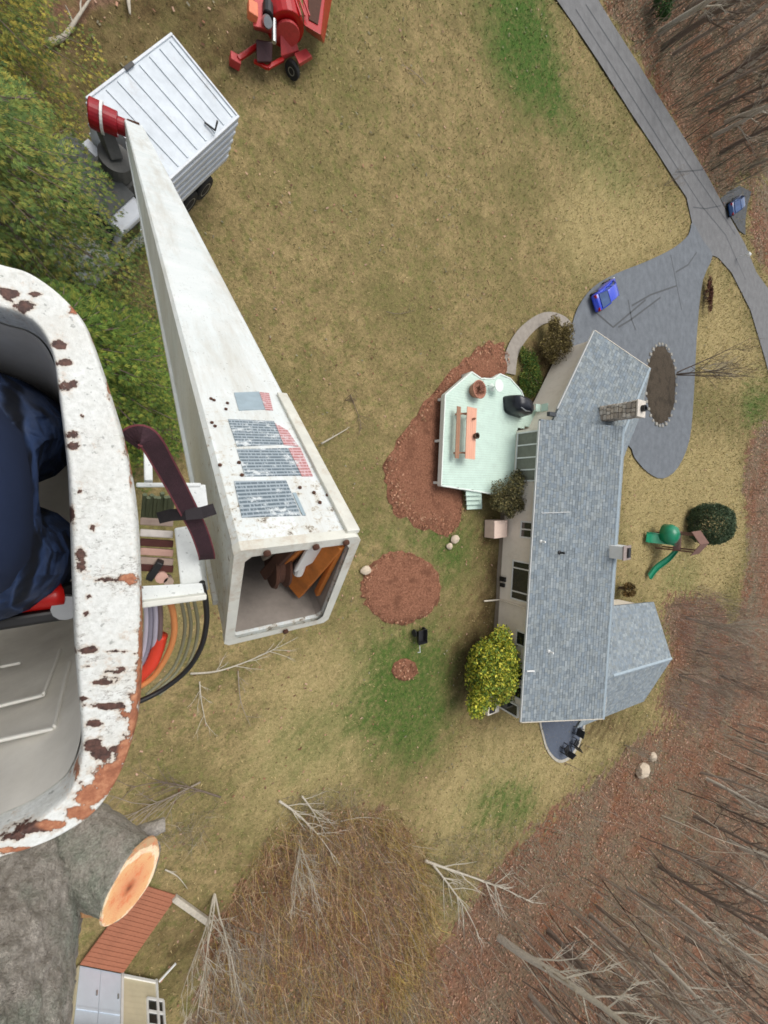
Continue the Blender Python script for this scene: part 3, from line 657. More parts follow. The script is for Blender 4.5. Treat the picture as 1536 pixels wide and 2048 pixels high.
# covered grill
pp = G(1038, 808, DZ+.5); gr = thing('covered_grill', 'barbecue under a glossy black cover on the mint deck', 'grill', (pp.x, pp.y, DZ))
m = MB(); loops = []
for z, sx, sy in ((0, .98, .58), (.3, .95, .55), (.65, .88, .52), (.95, .8, .46), (1.12, .6, .34), (1.18, .2, .1)):
    loops.append([Vector((pp.x+.05+sx*1.0*math.copysign(abs(math.cos(t_))**.55, math.cos(t_))*(1+.05*math.sin(5*t_+z*7)), pp.y-.1-.3*math.cos(t_)*.6+sy*math.copysign(abs(math.sin(t_))**.55, math.sin(t_)), DZ+z)) for t_ in np.linspace(0, 2*math.pi, 25)[:-1]])
m.loft(loops).build('cover', simple('black_vinyl', (.012, .014, .02, 1), .28, .3, 4), gr, smooth=True)
MB().tube([Vector((pp.x-.5, pp.y-.35, DZ+1.05)), Vector((pp.x-.1, pp.y-.55, DZ+1.12)), Vector((pp.x+.4, pp.y-.5, DZ+1.05))], .03, 6).build('handle', M_METAL, gr)
pp = G(1074, 816, DZ+.3); t = thing('deck_chair', 'small mint plastic chair between the grill and the garage wall', 'chair', (pp.x, pp.y, DZ))
MB().box(pp+Vector((0, 0, .08)), (.5, .5, .06)).build('seat', M_MINT, t, bevel=.02); MB().box(pp+Vector((.25, 0, .4)), (.06, .5, .5)).build('backrest', M_MINT, t, bevel=.02)
for sx in (-1, 1):
    for sy in (-1, 1): MB().box(pp+Vector((.2*sx, .2*sy, -.1)), (.05, .05, .36)).build('leg', M_MINT, t)
#PART3
# ------------------------------------------------------------------ bucket lift: boom, bucket, bracket
def flaky(name, thr, scale, under, paint, grad=None):
    """painted surface with chipped patches that show the colour below; grad=(axis, from, to, amount) wears one end more"""
    k = NT(name); co = k.co()
    n1, n2, n3 = k.noise(scale, 8, 0.68), k.noise(scale*4.5, 4, .7), k.noise(2.2, 3)
    h = k.math('ADD', n1, k.math('MULTIPLY', k.math('SUBTRACT', n2, .5), .25)); h = k.math('ADD', h, k.math('MULTIPLY', k.math('SUBTRACT', n3, .5), .35))
    if grad:
        sx = k.n('SeparateXYZ'); k.l(co, sx.inputs[0]); mr = k.n('MapRange'); k.l(sx.outputs[grad[0]], mr.inputs[0])
        mr.inputs[1].default_value = grad[1]; mr.inputs[2].default_value = grad[2]; mr.inputs[3].default_value = 0; mr.inputs[4].default_value = grad[3]
        h = k.math('ADD', h, mr.outputs[0])
    chip = k.ramp(h, [(thr, BW[0]), (thr+.012, BW[1])])
    spk = k.ramp(k.noise(90, 2, .5), [(.66, BW[0]), (.7, (.55, .55, .55, 1))])
    pc = k.mix(k.ramp(n2, [(.3, BW[0]), (.7, BW[1])]), tuple(x*.9 for x in paint[:3])+(1,), paint)
    pc = k.mix(spk, pc, S(120, 124, 122))
    uc = k.mix(k.ramp(n2, [(.3, BW[0]), (.7, BW[1])]), under[0], under[1])
    k.col(k.mix(chip, pc, uc)); k.b.inputs['Roughness'].default_value = .62
    k.bump(k.math('ADD', k.math('MULTIPLY', chip, -1.0), k.math('MULTIPLY', n2, .35)), .9, .006); return k.m
M_RIM = flaky('flaking_white_paint', .615, 6.5, (S(58, 38, 34), S(104, 66, 54)), S(226, 230, 228), None)
M_RIMW = flaky('rusted_white_paint', .60, 7, (S(116, 70, 48), S(190, 128, 92)), S(226, 228, 226), None)
BZ = 16.6
ro = [(0, 525), (60, 543), (120, 585), (168, 640), (200, 720), (226, 800), (250, 880), (267, 960), (278, 1050), (284, 1180), (286, 1300), (280, 1420), (262, 1500), (232, 1570), (190, 1625), (125, 1668), (60, 1695), (0, 1712)]
ri = [(0, 622), (45, 636), (80, 664), (103, 712), (112, 770), (122, 850), (131, 930), (135, 1000), (138, 1090), (141, 1180), (146, 1300), (154, 1400), (160, 1490), (150, 1545), (128, 1590), (92, 1622), (48, 1652), (0, 1674)]
def loopify(px):
    P = [np.array(G2(x, y, BZ)) for x, y in px]
    cx_ = -0.40; out = [tuple(p) for p in P]; mir = [(2*cx_-p[0], p[1]) for p in P][::-1]
    e0, e1 = out[-1], mir[0]; f0, f1 = mir[-1], out[0]; br0 = [tuple(np.array(e0)*(1-t)+np.array(e1)*t+np.array((0, -.03*math.sin(math.pi*t)))) for t in (.1, .22, .36, .5, .64, .78, .9)]; br1 = [tuple(np.array(f0)*(1-t)+np.array(f1)*t+np.array((0, .03*math.sin(math.pi*t)))) for t in (.1, .22, .36, .5, .64, .78, .9)]
    return smooth_closed(out+br0+mir+br1, 4)
LO, LI = loopify(ro), loopify(ri)
NB = len(LO); bc = np.array((-0.40, -0.14))
bucket = thing('lift_bucket', 'worn white work bucket with thick chipped rim and rust showing', 'bucket', (bc[0], bc[1], BZ-1.1))
def lp(L, s_, z): return [Vector((bc[0]+(p[0]-bc[0])*s_, bc[1]+(p[1]-bc[1])*s_, z)) for p in L]
def mixl(t, z): return [Vector((a[0]*(1-t)+b[0]*t, a[1]*(1-t)+b[1]*t, z)) for a, b in zip(LO, LI)]
def resample(L, n):
    P = np.array(L+[L[0]]); d = np.concatenate([[0], np.cumsum(np.linalg.norm(np.diff(P, axis=0), axis=1))]); t = np.linspace(0, d[-1], n, endpoint=False)
    return [(np.interp(v_, d, P[:, 0]), np.interp(v_, d, P[:, 1])) for v_ in t]
def to_px(x, y, z):
    c = ex_[:, None]*x+ey_[:, None]*y+n_[:, None]*(CAM_H-z); return CX+F_PX*c[0]/c[2], CY+F_PX*c[1]/c[2]
NR = 720; tt_ = np.linspace(0, len(LO), NR, endpoint=False)
def at_t(L): P = np.array(L+[L[0]]); return np.stack([np.interp(tt_, np.arange(len(L)+1), P[:, 0]), np.interp(tt_, np.arange(len(L)+1), P[:, 1])], -1)
AO, AI = at_t(LO), at_t(LI); rings_ = []
for s_, z in ((1.0, -.10), (1.0, -.06), (1.0, -.035)): rings_.append(np.concatenate([bc+(AO-bc)*(.985 if z < -.08 else 1.0), np.full((NR, 1), BZ+z)], 1))
for t_ in np.linspace(0, 1, 30): e_ = min(t_, 1-t_); zz = BZ+.007-.03*max(0, 1-e_/.09)**2; rings_.append(np.concatenate([AO*(1-t_)+AI*t_, np.full((NR, 1), zz)], 1))
rings_.append(np.concatenate([bc+(AI-bc)*.995, np.full((NR, 1), BZ-.08)], 1))
RV = np.concatenate(rings_); px_, py_ = to_px(RV[:, 0], RV[:, 1], RV[:, 2]); nrg = len(rings_)
CH = [(20, 588, 24, 11), (45, 612, 18, 13), (70, 588, 18, 6), (132, 725, 14, 7), (128, 778, 17, 16), (150, 765, 10, 6), (143, 868, 13, 8), (145, 893, 15, 6), (165, 832, 6, 6), (160, 982, 6, 6), (142, 1030, 8, 18), (184, 1057, 8, 7), (163, 1115, 13, 26), (118, 690, 12, 7),
      (172, 1302, 24, 7), (228, 1300, 30, 4), (205, 1365, 24, 5), (218, 1412, 48, 7), (190, 1446, 16, 9), (182, 1490, 17, 12), (205, 1508, 20, 12), (232, 1498, 16, 9), (178, 1192, 7, 6), (215, 1158, 38, 4), (172, 1228, 6, 6), (240, 1340, 20, 5), (70, 1655, 46, 13), (25, 1672, 24, 9), (178, 1330, 14, 4), (96, 1648, 20, 9), (165, 1398, 12, 5)]
RU = [(258, 1160, 16, 12), (270, 1440, 12, 50), (256, 1510, 18, 30), (215, 1560, 30, 30), (180, 1592, 34, 22), (150, 1535, 10, 18), (250, 1428, 18, 9), (110, 1650, 30, 10), (280, 1370, 8, 44), (282, 1290, 5, 50), (160, 1625, 34, 16), (235, 1545, 18, 20), (60, 1700, 60, 8), (284, 1200, 4, 60), (262, 940, 5, 30), (190, 665, 8, 22), (150, 620, 14, 10), (255, 888, 6, 20), (218, 770, 5, 24)]
wear, rst = np.zeros(len(RV)), np.zeros(len(RV))
for lst, isr in ((CH, 0), (RU, 1)):
    for x, y, a, b in lst:
        g_w = np.exp(-(((px_-x)/a)**2+((py_-y)/b)**2)*.8); wear = np.maximum(wear, g_w)
        if isr: rst = np.maximum(rst, g_w)
        else: rst = np.where(g_w > .55, np.minimum(rst, .3), rst)
me = bpy.data.meshes.new('rim'); off_b = np.array(bucket.location); me.vertices.add(len(RV)); me.vertices.foreach_set('co', (RV-off_b[None, :]).astype(np.float32).ravel())
ii = np.arange(NR); qd = np.concatenate([np.stack([r_*NR+ii, r_*NR+(ii+1) % NR, (r_+1)*NR+(ii+1) % NR, (r_+1)*NR+ii], -1) for r_ in range(nrg-1)])
me.loops.add(qd.size); me.loops.foreach_set('vertex_index', qd.ravel().astype(np.int32)); me.polygons.add(len(qd)); me.polygons.foreach_set('loop_start', np.arange(0, qd.size, 4, dtype=np.int32)); me.update(calc_edges=True)
for an, vv in (('wear', wear), ('rust', rst)): a_t = me.attributes.new(an, 'FLOAT', 'POINT'); a_t.data.foreach_set('value', vv.astype(np.float32))
k = NT('flaking_white_paint'); w1 = k.attr('wear').outputs['Fac']; n1, n2, n3 = k.noise(38, 8, .75), k.noise(110, 4, .7), k.noise(7, 6, .7)
hh_ = k.math('ADD', k.math('MULTIPLY', w1, .8), k.math('MULTIPLY', k.math('SUBTRACT', n1, .5), 2.1)); hh_ = k.math('ADD', hh_, k.math('MULTIPLY', k.math('SUBTRACT', n3, .5), .9))
chip_ = k.ramp(hh_, [(.42, BW[0]), (.445, BW[1])]); stain = k.ramp(hh_, [(.18, BW[0]), (.42, (.55, .55, .55, 1))])
pc_ = k.ramp(n2, [(.3, S(206, 208, 202)), (.65, S(232, 234, 230))]); pc_ = k.mix(k.ramp(n3, [(.45, BW[0]), (.7, (.5, .5, .5, 1))]), pc_, S(204, 200, 188)); pc_ = k.mix(k.ramp(k.noise(85, 3, .6), [(.64, BW[0]), (.69, (.6, .6, .6, 1))]), pc_, S(126, 128, 122))
ck_ = k.math('ABSOLUTE', k.math('SUBTRACT', k.noise(17, 6, .7, stretch=(.6, 1.6, 1)), .5)); ck_ = k.math('MULTIPLY', k.ramp(ck_, [(0, BW[1]), (.012, BW[0])]), k.ramp(k.noise(5, 4, .6), [(.5, BW[0]), (.58, (.85, .85, .85, 1))])); pc_ = k.mix(stain, pc_, S(196, 170, 142)); pc_ = k.mix(ck_, pc_, S(110, 96, 84))
dk_ = k.ramp(n2, [(.3, S(44, 30, 28)), (.7, S(108, 74, 62))]); og_ = k.ramp(n1, [(.3, S(112, 66, 44)), (.5, S(164, 104, 74)), (.7, S(206, 150, 112))])
k.col(k.mix(chip_, pc_, k.mix(k.ramp(k.attr('rust').outputs['Fac'], [(.2, BW[0]), (.45, BW[1])]), dk_, og_))); k.b.inputs['Roughness'].default_value = .65; k.bump(k.math('ADD', k.math('MULTIPLY', chip_, -1.0), k.math('MULTIPLY', n2, .4)), 1.0, .004)
rim = finish('rim', me, k.m, bucket, smooth=True)
MB().loft([lp(LO, .98, BZ-.10), lp(LO, .93, BZ-.6), lp(LO, .86, BZ-1.08), lp(LO, .80, BZ-1.1)], False, True).build('outer_shell', M_RIMW, bucket, smooth=True)
k_ = NT('grey_liner'); cc_ = k_.ramp(k_.noise(5, 6, .7), [(.3, S(208, 204, 194)), (.7, S(232, 229, 220))]); cc_ = k_.mix(k_.ramp(k_.noise(1.6, 6, .7), [(.5, BW[0]), (.7, (.7, .7, .7, 1))]), cc_, S(188, 182, 172)); k_.col(cc_); k_.b.inputs['Roughness'].default_value = .6; M_LINER = k_.m
MB().loft([lp(LI, .99, BZ-.06), lp(LI, .93, BZ-.3), lp(LI, .86, BZ-.7), lp(LI, .80, BZ-1.02), lp(LI, .76, BZ-1.05)], False, True).build('liner', M_LINER, bucket, smooth=True)
# step pocket panels on the inner wall nearest the photo's lower edge
def liner_pt(px, py, inset):
    """on the far inner wall: plane y = const sloping"""
    lo_, hi_ = BZ-1.05, BZ
    yw = min(p[1] for p in LI)
    for _ in range(40):
        z = (lo_+hi_)/2; q = G(px, py, z); yy = bc[1]+(yw-bc[1])*(.80+.19*(z-(BZ-1.02))/.96)+inset
        if q.y < yy: lo_ = z
        else: hi_ = z
    return G(px, py, z)
M_LINE = simple('liner_lip', S(226, 224, 216), .5, .08)
for pts in ([(-160, 1500), (-20, 1484), (108, 1456), (139, 1325)], [(-160, 1440), (-20, 1416), (86, 1390), (120, 1300)], [(-140, 1345), (0, 1333), (42, 1325)]):
    P = [liner_pt(x, y, .05) for x, y in pts]; m = MB()
    for a, b in zip(P[:-1], P[1:]): m.bar(a, b, .009, .014)
    m.build('step_lip', M_LINE, bucket, bevel=.004)
# the open-ended boom
BT, BB = Vector((0.4745, -0.3762, 16.134)), Vector((0.4314, 9.9537, 4.0))
bu = (BT-BB).normalized(); br = Vector((0.99869, 0.04067, 0.03107)); br = (br-bu*br.dot(bu)).normalized(); bn = br.cross(bu)
if bn.z < 0: bn = -bn
W0, H0, W1, H1 = .42, .544, .44, .488
def BP(a, b, t, grow=0.0):
    C = BT*(1-t)+BB*t; return C+br*(a*((W0*(1-t)+W1*t)+grow))+bn*(b*((H0*(1-t)+H1*t)+grow))
lift = thing('aerial_boom', 'long white box boom with faded warning plates and open end', 'boom', BB)
k_ = NT('boom_gelcoat'); c0_ = k_.ramp(k_.noise(3, 6, .7), [(.3, S(214, 222, 222)), (.7, S(232, 236, 236))])
c0_ = k_.mix(k_.ramp(k_.noise(9, 8, .75, stretch=(1, 1, .6)), [(.6, BW[0]), (.75, (.5, .5, .5, 1))]), c0_, S(178, 180, 174)); c0_ = k_.mix(k_.ramp(k_.noise(55, 3, .6), [(.68, BW[0]), (.71, (.7, .7, .7, 1))]), c0_, S(92, 92, 86))
c0_ = k_.mix(k_.ramp(k_.noise(1.3, 8, .75, stretch=(3, .35, .35)), [(.46, BW[0]), (.66, (.7, .7, .7, 1))]), c0_, S(190, 186, 174)); c0_ = k_.mix(k_.ramp(k_.noise(22, 9, .8, stretch=(2.5, .6, .6)), [(.6, BW[0]), (.66, (.6, .6, .6, 1))]), c0_, S(140, 138, 130))
dt_ = k_.n('VectorMath', operation='DOT_PRODUCT'); k_.l(k_.co(), dt_.inputs[0]); dt_.inputs[1].default_value = tuple(bu); mr_ = k_.n('MapRange'); k_.l(dt_.outputs['Value'], mr_.inputs[0]); mr_.inputs[1].default_value = 14.2; mr_.inputs[2].default_value = 15.95; mr_.inputs[3].default_value = 0.0; mr_.inputs[4].default_value = .17
wr_ = k_.math('ADD', k_.noise(26, 9, .8), mr_.outputs[0]); c0_ = k_.mix(k_.ramp(wr_, [(.66, BW[0]), (.74, (.55, .55, .55, 1))]), c0_, S(186, 172, 146)); c0_ = k_.mix(k_.ramp(wr_, [(.75, BW[0]), (.77, BW[1])]), c0_, S(96, 84, 70))
k_.col(c0_); k_.b.inputs['Roughness'].default_value = .55; k_.bump(k_.noise(30, 4), .15, .006); M_BOOM = k_.m
def sect(t, grow=0.0, c=.12):
    q = [(-.5+c*.6, .5), (.5-c*.6, .5), (.5, .5-c*.5), (.5, -.5+c*.5), (.5-c*.6, -.5), (-.5+c*.6, -.5), (-.5, -.5+c*.5), (-.5, .5-c*.5)]
    return [BP(a, b, t, grow) for a, b in q]
body = MB(); ts = [0, .004, .01, .03, .08, .2, .45, .75, 1.0]
body.loft([sect(t, 0, .07) for t in ts], False, True)
body.loft([sect(0, 0, .07), sect(0, -.05, .09), sect(.05, -.06, .09), sect(.12, -.07, .09)], False, True).build('boom_tube', M_BOOM, lift, recalc=False)
inner_ = MB().loft([sect(.0008, -.055, .09), sect(.10, -.058, .09)], False, True).build('boom_lining', simple('dusty_lining', S(140, 132, 124), .9, .2, 9, bump=.3), lift, recalc=False)
# end collar, flange and rust edging
M_EDGE2 = simple('worn_end_collar', S(214, 214, 204), .6, .12, 10, dirt=S(168, 136, 100))
m = MB(); o0, o1 = sect(-.0012, .006, .07), sect(.0012, .006, .07); i0 = sect(-.0012, -.062, .09)
m.loft([i0, o0, o1], False, False).build('end_collar', M_EDGE2, lift)
M_RBR = simple('rusty_bracket', S(190, 112, 44), .75, .3, 12, bump=.3); M_DRB = simple('dark_rust', S(78, 48, 34), .85, .3, 14)
def inbar(a0, b0, t0, a1, b1, t1, w, h, mat, name): MB().bar(BP(a0, b0, t0), BP(a1, b1, t1), w, h, up=bn).build(name, mat, lift, bevel=.004)
inbar(.34, .40, .002, .22, -.36, .008, .03, .09, M_RBR, 'inner_bracket'); inbar(.40, .42, .001, .40, -.3, .004, .02, .03, M_RBR, 'bracket_edge')
inbar(-.0, .42, .002, -.10, -.10, .008, .05, .04, M_DRB, 'sheave_arm'); inbar(.07, .42, .002, -.02, -.12, .009, .045, .04, M_RBR, 'sheave_arm'); inbar(-.09, .42, .003, -.15, .10, .008, .035, .03, simple('pale_steel', S(150, 138, 122), .6), 'link_rod')
inbar(.2, .41, .002, .17, .08, .004, .10, .012, M_WHITE, 'white_plate')
MB().ring([(.03, -.03), (.085, -.03), (.09, -.02), (.07, -.008), (.07, .008), (.09, .02), (.085, .03), (.03, .03)], BP(-.03, .02, .007), 22, (bu, bn, br)).build('sheave', M_DRB, lift)
q = BP(.17, -.02, .006); MB().ring([(.02, -.03), (.022, .0), (.022, .03), (.012, .04)], q, 12, (br, bu, bn)).build('pin', M_WHITE, lift)
for a, b in ((.1, .475), (-.28, .475), (.05, -.47), (.36, .48)):
    q = BP(a, b, -.0018); MB().ring([(.012, -.004), (.012, .004), (.004, .008)], q, 10, (br, bn, bu)).build('bolt', M_DRB, lift)
# flanges down both lower edges of the boom and rivets
for a, s_ in ((-.5, -1), (.5, 1)):
    MB().bar(BP(a*1.01, -.44, .01), BP(a*1.01, -.44, .98), .03, .03, up=bn).build('edge_flange', M_BOOM, lift)
MB().bar(BP(.44, .515, .0), BP(.44, .515, .06), .05, .02, up=bn).build('hinge_strip', M_EDGE2, lift, bevel=.004)
# warning plates on the top face (faded print, not legible in the photo)
def print_mat(name, c):
    """faded rows of small print, worn away in places"""
    k = NT(name); d1 = k.n('VectorMath', operation='DOT_PRODUCT'); k.l(k.co(), d1.inputs[0]); d1.inputs[1].default_value = tuple(bu)
    d2 = k.n('VectorMath', operation='DOT_PRODUCT'); k.l(k.co(), d2.inputs[0]); d2.inputs[1].default_value = tuple(br)
    fr = k.math('FRACT', k.math('MULTIPLY', d1.outputs['Value'], 52.0)); row = k.math('GREATER_THAN', fr, .42)
    cb = k.n('CombineXYZ'); k.l(k.math('MULTIPLY', d2.outputs['Value'], 160.0), cb.inputs[0]); k.l(k.math('FLOOR', k.math('MULTIPLY', d1.outputs['Value'], 52.0)), cb.inputs[1])
    wn = k.n('TexNoise', Scale=1.0, Detail=2.0); k.l(cb.outputs[0], wn.inputs['Vector']); wd = k.math('GREATER_THAN', wn.outputs[0], .43)
    ink = k.math('MULTIPLY', row, wd); t = k.mix(ink, k.mix(.45, c, S(200, 208, 214)), tuple(x*.62 for x in c[:3])+(1,))
    k.col(k.mix(k.ramp(k.noise(16, 7, .8), [(.54, BW[0]), (.62, BW[1])]), t, S(216, 222, 224))); k.b.inputs['Roughness'].default_value = .5; return k.m
M_PRB, M_PRR = print_mat('faded_blue_print', S(124, 142, 154)), print_mat('faded_red_print', S(222, 150, 150))
M_PRS = simple('faded_blue_panel', S(158, 176, 186), .5, .12, 14)
def topface(px, py, lift_=.004):
    """photo pixel -> point on the top face of the boom"""
    o = Vector((0, 0, CAM_H)); g0 = G(px, py, 0)-o; P0 = BP(0, .5, 0)+bn*lift_; nn = (BP(0, .5, 0)-BP(0, .5, .2)).cross(br).normalized()
    return o+g0*((P0-o).dot(nn)/g0.dot(nn))
def plate(quad, mat, name, lf=.004):
    P = [topface(x, y, lf) for x, y in quad]; d = bn*.003; MB().box8([p-d for p in P]+P).build(name, mat, lift)
plate([(468, 785), (518, 783), (530, 818), (478, 820)], M_PRS, 'warning_plate'); plate([(519, 784), (538, 786), (546, 820), (531, 819)], M_PRR, 'red_print')
plate([(456, 838), (548, 842), (566, 888), (474, 892)], M_PRB, 'warning_plate'); plate([(550, 846), (575, 860), (597, 892), (568, 889)], M_PRR, 'red_print')
plate([(474, 898), (575, 896), (602, 950), (490, 952)], M_PRB, 'warning_plate'); plate([(577, 896), (600, 894), (626, 952), (604, 952)], M_PRR, 'red_print')
plate([(468, 962), (572, 960), (602, 1030), (484, 1034)], M_PRB, 'warning_plate'); plate([(585, 985), (592, 985), (612, 1030), (605, 1030)], M_PRS, 'warning_strip')
for px, py in ((422, 797), (428, 800), (424, 845), (430, 852), (455, 806), (452, 818), (440, 930), (484, 950), (478, 925), (600, 975), (628, 985), (640, 1005), (655, 990)):
    q = topface(px, py, .004); MB().ring([(.007, -.002), (.007, .003), (.003, .005)], q, 8, (br, bu, bn)).build('rivet', M_DRB, lift)
# ------------------------------------------------------------------ bracket between bucket and boom
mount = thing('bucket_mount', 'white steel mounting bracket with slats between bucket and boom', 'bracket', G(340, 1110, 16.0))
M_WST = flaky('chipped_white_steel', .66, 9, (S(84, 58, 48), S(130, 96, 80)), S(220, 224, 222))
def gb(p, q, w, h, mat, name, par=mount): MB().bar(G(*p), G(*q), w, h).build(name, mat, par, bevel=.004)
gb((272, 970, 16.32), (402, 970, 16.32), .012, .012, M_WST, 'cross_bar'); gb((295, 890, 16.2), (297, 965, 16.25), .02, .03, M_WST, 'upright')
gb((392, 970, 16.2), (398, 1020, 16.2), .05, .03, M_WST, 'upright')
MB().box8([G(x, y, 16.02) for x, y in ((352, 1062), (400, 1050), (418, 1180), (376, 1188))]+[G(x, y, 16.16) for x, y in ((348, 1056), (388, 1050), (408, 1186), (362, 1190))]).build('side_plate', M_WST, mount, bevel=.006)
MB().box8([G(x, y, 16.18) for x, y in ((282, 1172), (404, 1166), (410, 1190), (284, 1206))]+[G(x, y, 16.21) for x, y in ((282, 1172), (404, 1166), (410, 1190), (284, 1206))]).build('base_plate', M_WST, mount, bevel=.004)
gb((284, 1208, 16.22), (412, 1192, 16.22), .018, .03, M_EDGE2, 'plate_edge')
slc = [simple('slat_%d' % i, S(*c), .8, .25, 14) for i, c in enumerate(((196, 184, 176), (206, 198, 190), (74, 34, 28), (188, 150, 136), (160, 140, 128)))]
for y0, c in ((1042, 4), (1065, 1), (1084, 2), (1102, 3), (1120, 4), (1134, 2)):
    MB().bar(G(280, y0, 16.12), G(346, y0+4, 16.12), .022, .02).build('slat', slc[c], mount, bevel=.003)
MB().bar(G(298, 1158, 16.14), G(322, 1122, 16.16), .02, .03).build('latch', M_BLACK, mount, bevel=.004)
MB().ring([(.018, -.03), (.018, .03)], G(322, 1152, 16.12), 10).build('pin', slc[3], mount); MB().ring([(.014, -.03), (.014, .03)], G(336, 1160, 16.12), 10).build('pin', slc[4], mount)
for i in range(9): MB().tube([G(290+i*7, 985+random.randint(0, 10), 15.9), G(286+i*7, 1035, 15.8)], .008, 5).build('return_spring', simple('green_grey_hose', S(92, 100, 76), .7), mount)
# strap
M_STRAP = simple('maroon_webbing', S(58, 34, 42), .85, .2, 40, bump=.3); M_STR2 = simple('maroon_hem', S(112, 56, 62), .85, .2, 40)
strap = thing('webbing_strap', 'dark maroon webbing strap hanging from the bucket rim to the boom', 'strap', G(330, 960, 16.4))
sp_ = smooth_open([(258, 884, 16.5), (270, 873, 16.52), (290, 873, 16.54), (308, 893, 16.52), (326, 925, 16.48), (350, 968, 16.42), (376, 1018, 16.36), (398, 1062, 16.3), (412, 1104, 16.24), (414, 1118, 16.2)], 4)
P = [G(x, y, z) for x, y, z in sp_]
def ribbon(P, w, th, name, mat, par, tilt=None):
    loops = []
    for i, p in enumerate(P):
        t = (P[min(i+1, len(P)-1)]-P[max(i-1, 0)]).normalized(); v = (Vector((0, 0, CAM_H))-p).normalized(); s_ = t.cross(v).normalized(); nn = s_.cross(t)
        loops.append([p-s_*w/2-nn*th/2, p+s_*w/2-nn*th/2, p+s_*w/2+nn*th/2, p-s_*w/2+nn*th/2])
    return MB().loft(loops).build(name, mat, par)
ribbon(P, .040, .004, 'webbing', M_STRAP, strap)
for s_ in (-1, 1):
    Q = []
    for i, p in enumerate(P):
        t = (P[min(i+1, len(P)-1)]-P[max(i-1, 0)]).normalized(); v = (Vector((0, 0, CAM_H))-p).normalized(); Q.append(p+t.cross(v).normalized()*.0215*s_)
    ribbon(Q, .004, .005, 'hem', M_STR2, strap)
P = [G(x, y, z) for x, y, z in ((318, 1036, 16.26), (342, 1030, 16.32), (372, 1028, 16.36), (402, 1026, 16.36), (428, 1018, 16.32))]
ribbon(P, .032, .006, 'buckle_band', simple('black_webbing', S(34, 28, 32), .8, .2, 30), strap)
# hoses
def hose(pts, r, mat, label, name='hydraulic_hose', col_='hose'):
    P = [G(*p) for p in pts]; P = [Vector(p) for p in smooth_open([tuple(p) for p in P], 6)]
    o = MB().tube(P, r, 10).build(name, mat, smooth=True); return tag(o, label, col_, 'hoses beside the bucket')
hose([(404, 1165, 16.2), (411, 1200, 16.14), (413, 1245, 16.08), (402, 1295, 16.02), (374, 1340, 15.98), (330, 1376, 15.96), (285, 1400, 15.96), (240, 1415, 15.96)], .009, M_BLACK, 'black hose looping out widest below the bucket bracket')
hose([(338, 1198, 16.14), (347, 1230, 16.08), (348, 1270, 16.02), (335, 1310, 15.97), (305, 1355, 15.93), (260, 1385, 15.92)], .010, simple('orange_hose', S(214, 138, 82), .5, .12), 'pale orange hose curving beside the bucket rim')
hose([(322, 1270, 15.98), (314, 1300, 15.96), (300, 1332, 15.94), (270, 1362, 15.92)], .022, simple('red_sleeve', S(216, 64, 40), .5, .15), 'bright red hose sleeve tucked under the bucket rim')
for i, (x, c) in enumerate(((290, (206, 198, 210)), (298, (150, 146, 160)), (309, (190, 184, 198)), (318, (120, 100, 100)))):
    hose([(x, 1196, 16.12), (x+3, 1240, 16.05), (x-3, 1300, 15.96), (x-25, 1350, 15.92)], .008, simple('lilac_hose_%d' % i, S(*c), .5, .1), ('pale lilac hose closest to the bucket rim', 'dull grey hose second from the bucket rim', 'pale lilac hose third from the bucket rim', 'brownish hose just left of the orange hose')[i])
for x in (362, 374, 388):
    hose([(x, 1200, 16.05), (x+8, 1250, 15.95), (x, 1300, 15.85), (x-22, 1345, 15.8), (x-70, 1390, 15.8)], .006, simple('khaki_cable', S(140, 138, 112), .7, .1), {362: 'thin khaki cable just right of the orange hose', 374: 'thin khaki cable halfway to the black hose', 388: 'thin khaki cable just inside the black hose loop'}[x], 'control_cable', 'cable')

# ------------------------------------------------------------------ the person standing in the bucket
def skin_obj(name, joints, bones, mat, parent, root=0, sub=2):
    me = bpy.data.meshes.new(name); off = parent.location if parent else Vector((0, 0, 0))
    me.from_pydata([tuple(Vector(j[:3])-off) for j in joints], bones, [])
    o = bpy.data.objects.new(name, me); COL.objects.link(o); o.parent = parent; me.materials.append(mat)
    sk = o.modifiers.new('skin', 'SKIN'); sk.use_smooth_shade = True
    if not me.skin_vertices: me.skin_vertices.new()
    for i, j in enumerate(joints):
        me.skin_vertices[0].data[i].radius = (j[3], j[4] if len(j) > 4 else j[3]); me.skin_vertices[0].data[i].use_root = (i == root)
    sb = o.modifiers.new('sub', 'SUBSURF'); sb.levels = sub; sb.render_levels = sub; return o
PX, PY, FZ = -.365, -.02, BZ-1.04
person = thing('person', 'person in dark blue work trousers standing in the white bucket', 'person', (PX, PY, FZ))
k_ = NT('navy_trousers'); k_.col(k_.ramp(k_.noise(4, 6, .7), [(.3, S(26, 42, 74)), (.55, S(44, 66, 106)), (.75, S(82, 92, 114))])); k_.b.inputs['Roughness'].default_value = .9
wv = k_.n('TexWave', Scale=5.0, Distortion=7.0, Detail=3.0); k_.l(k_.co(), wv.inputs['Vector']); k_.bump(wv.outputs['Fac'], 1.0, .06); M_NAVY = k_.m
M_SKIN = simple('skin', S(206, 160, 132), .6, .06); M_HOOD = simple('dark_hoodie', S(30, 46, 78), .9, .15)
z = FZ
J = [(PX-.02, PY, z+.98, .155, .2), (PX-.03, PY, z+1.2, .13, .17), (PX-.05, PY, z+1.4, .14, .19), (PX-.06, PY, z+1.5, .06), (PX-.05, PY, z+1.58, .055)]
B = [(0, 1), (1, 2), (2, 3), (3, 4)]
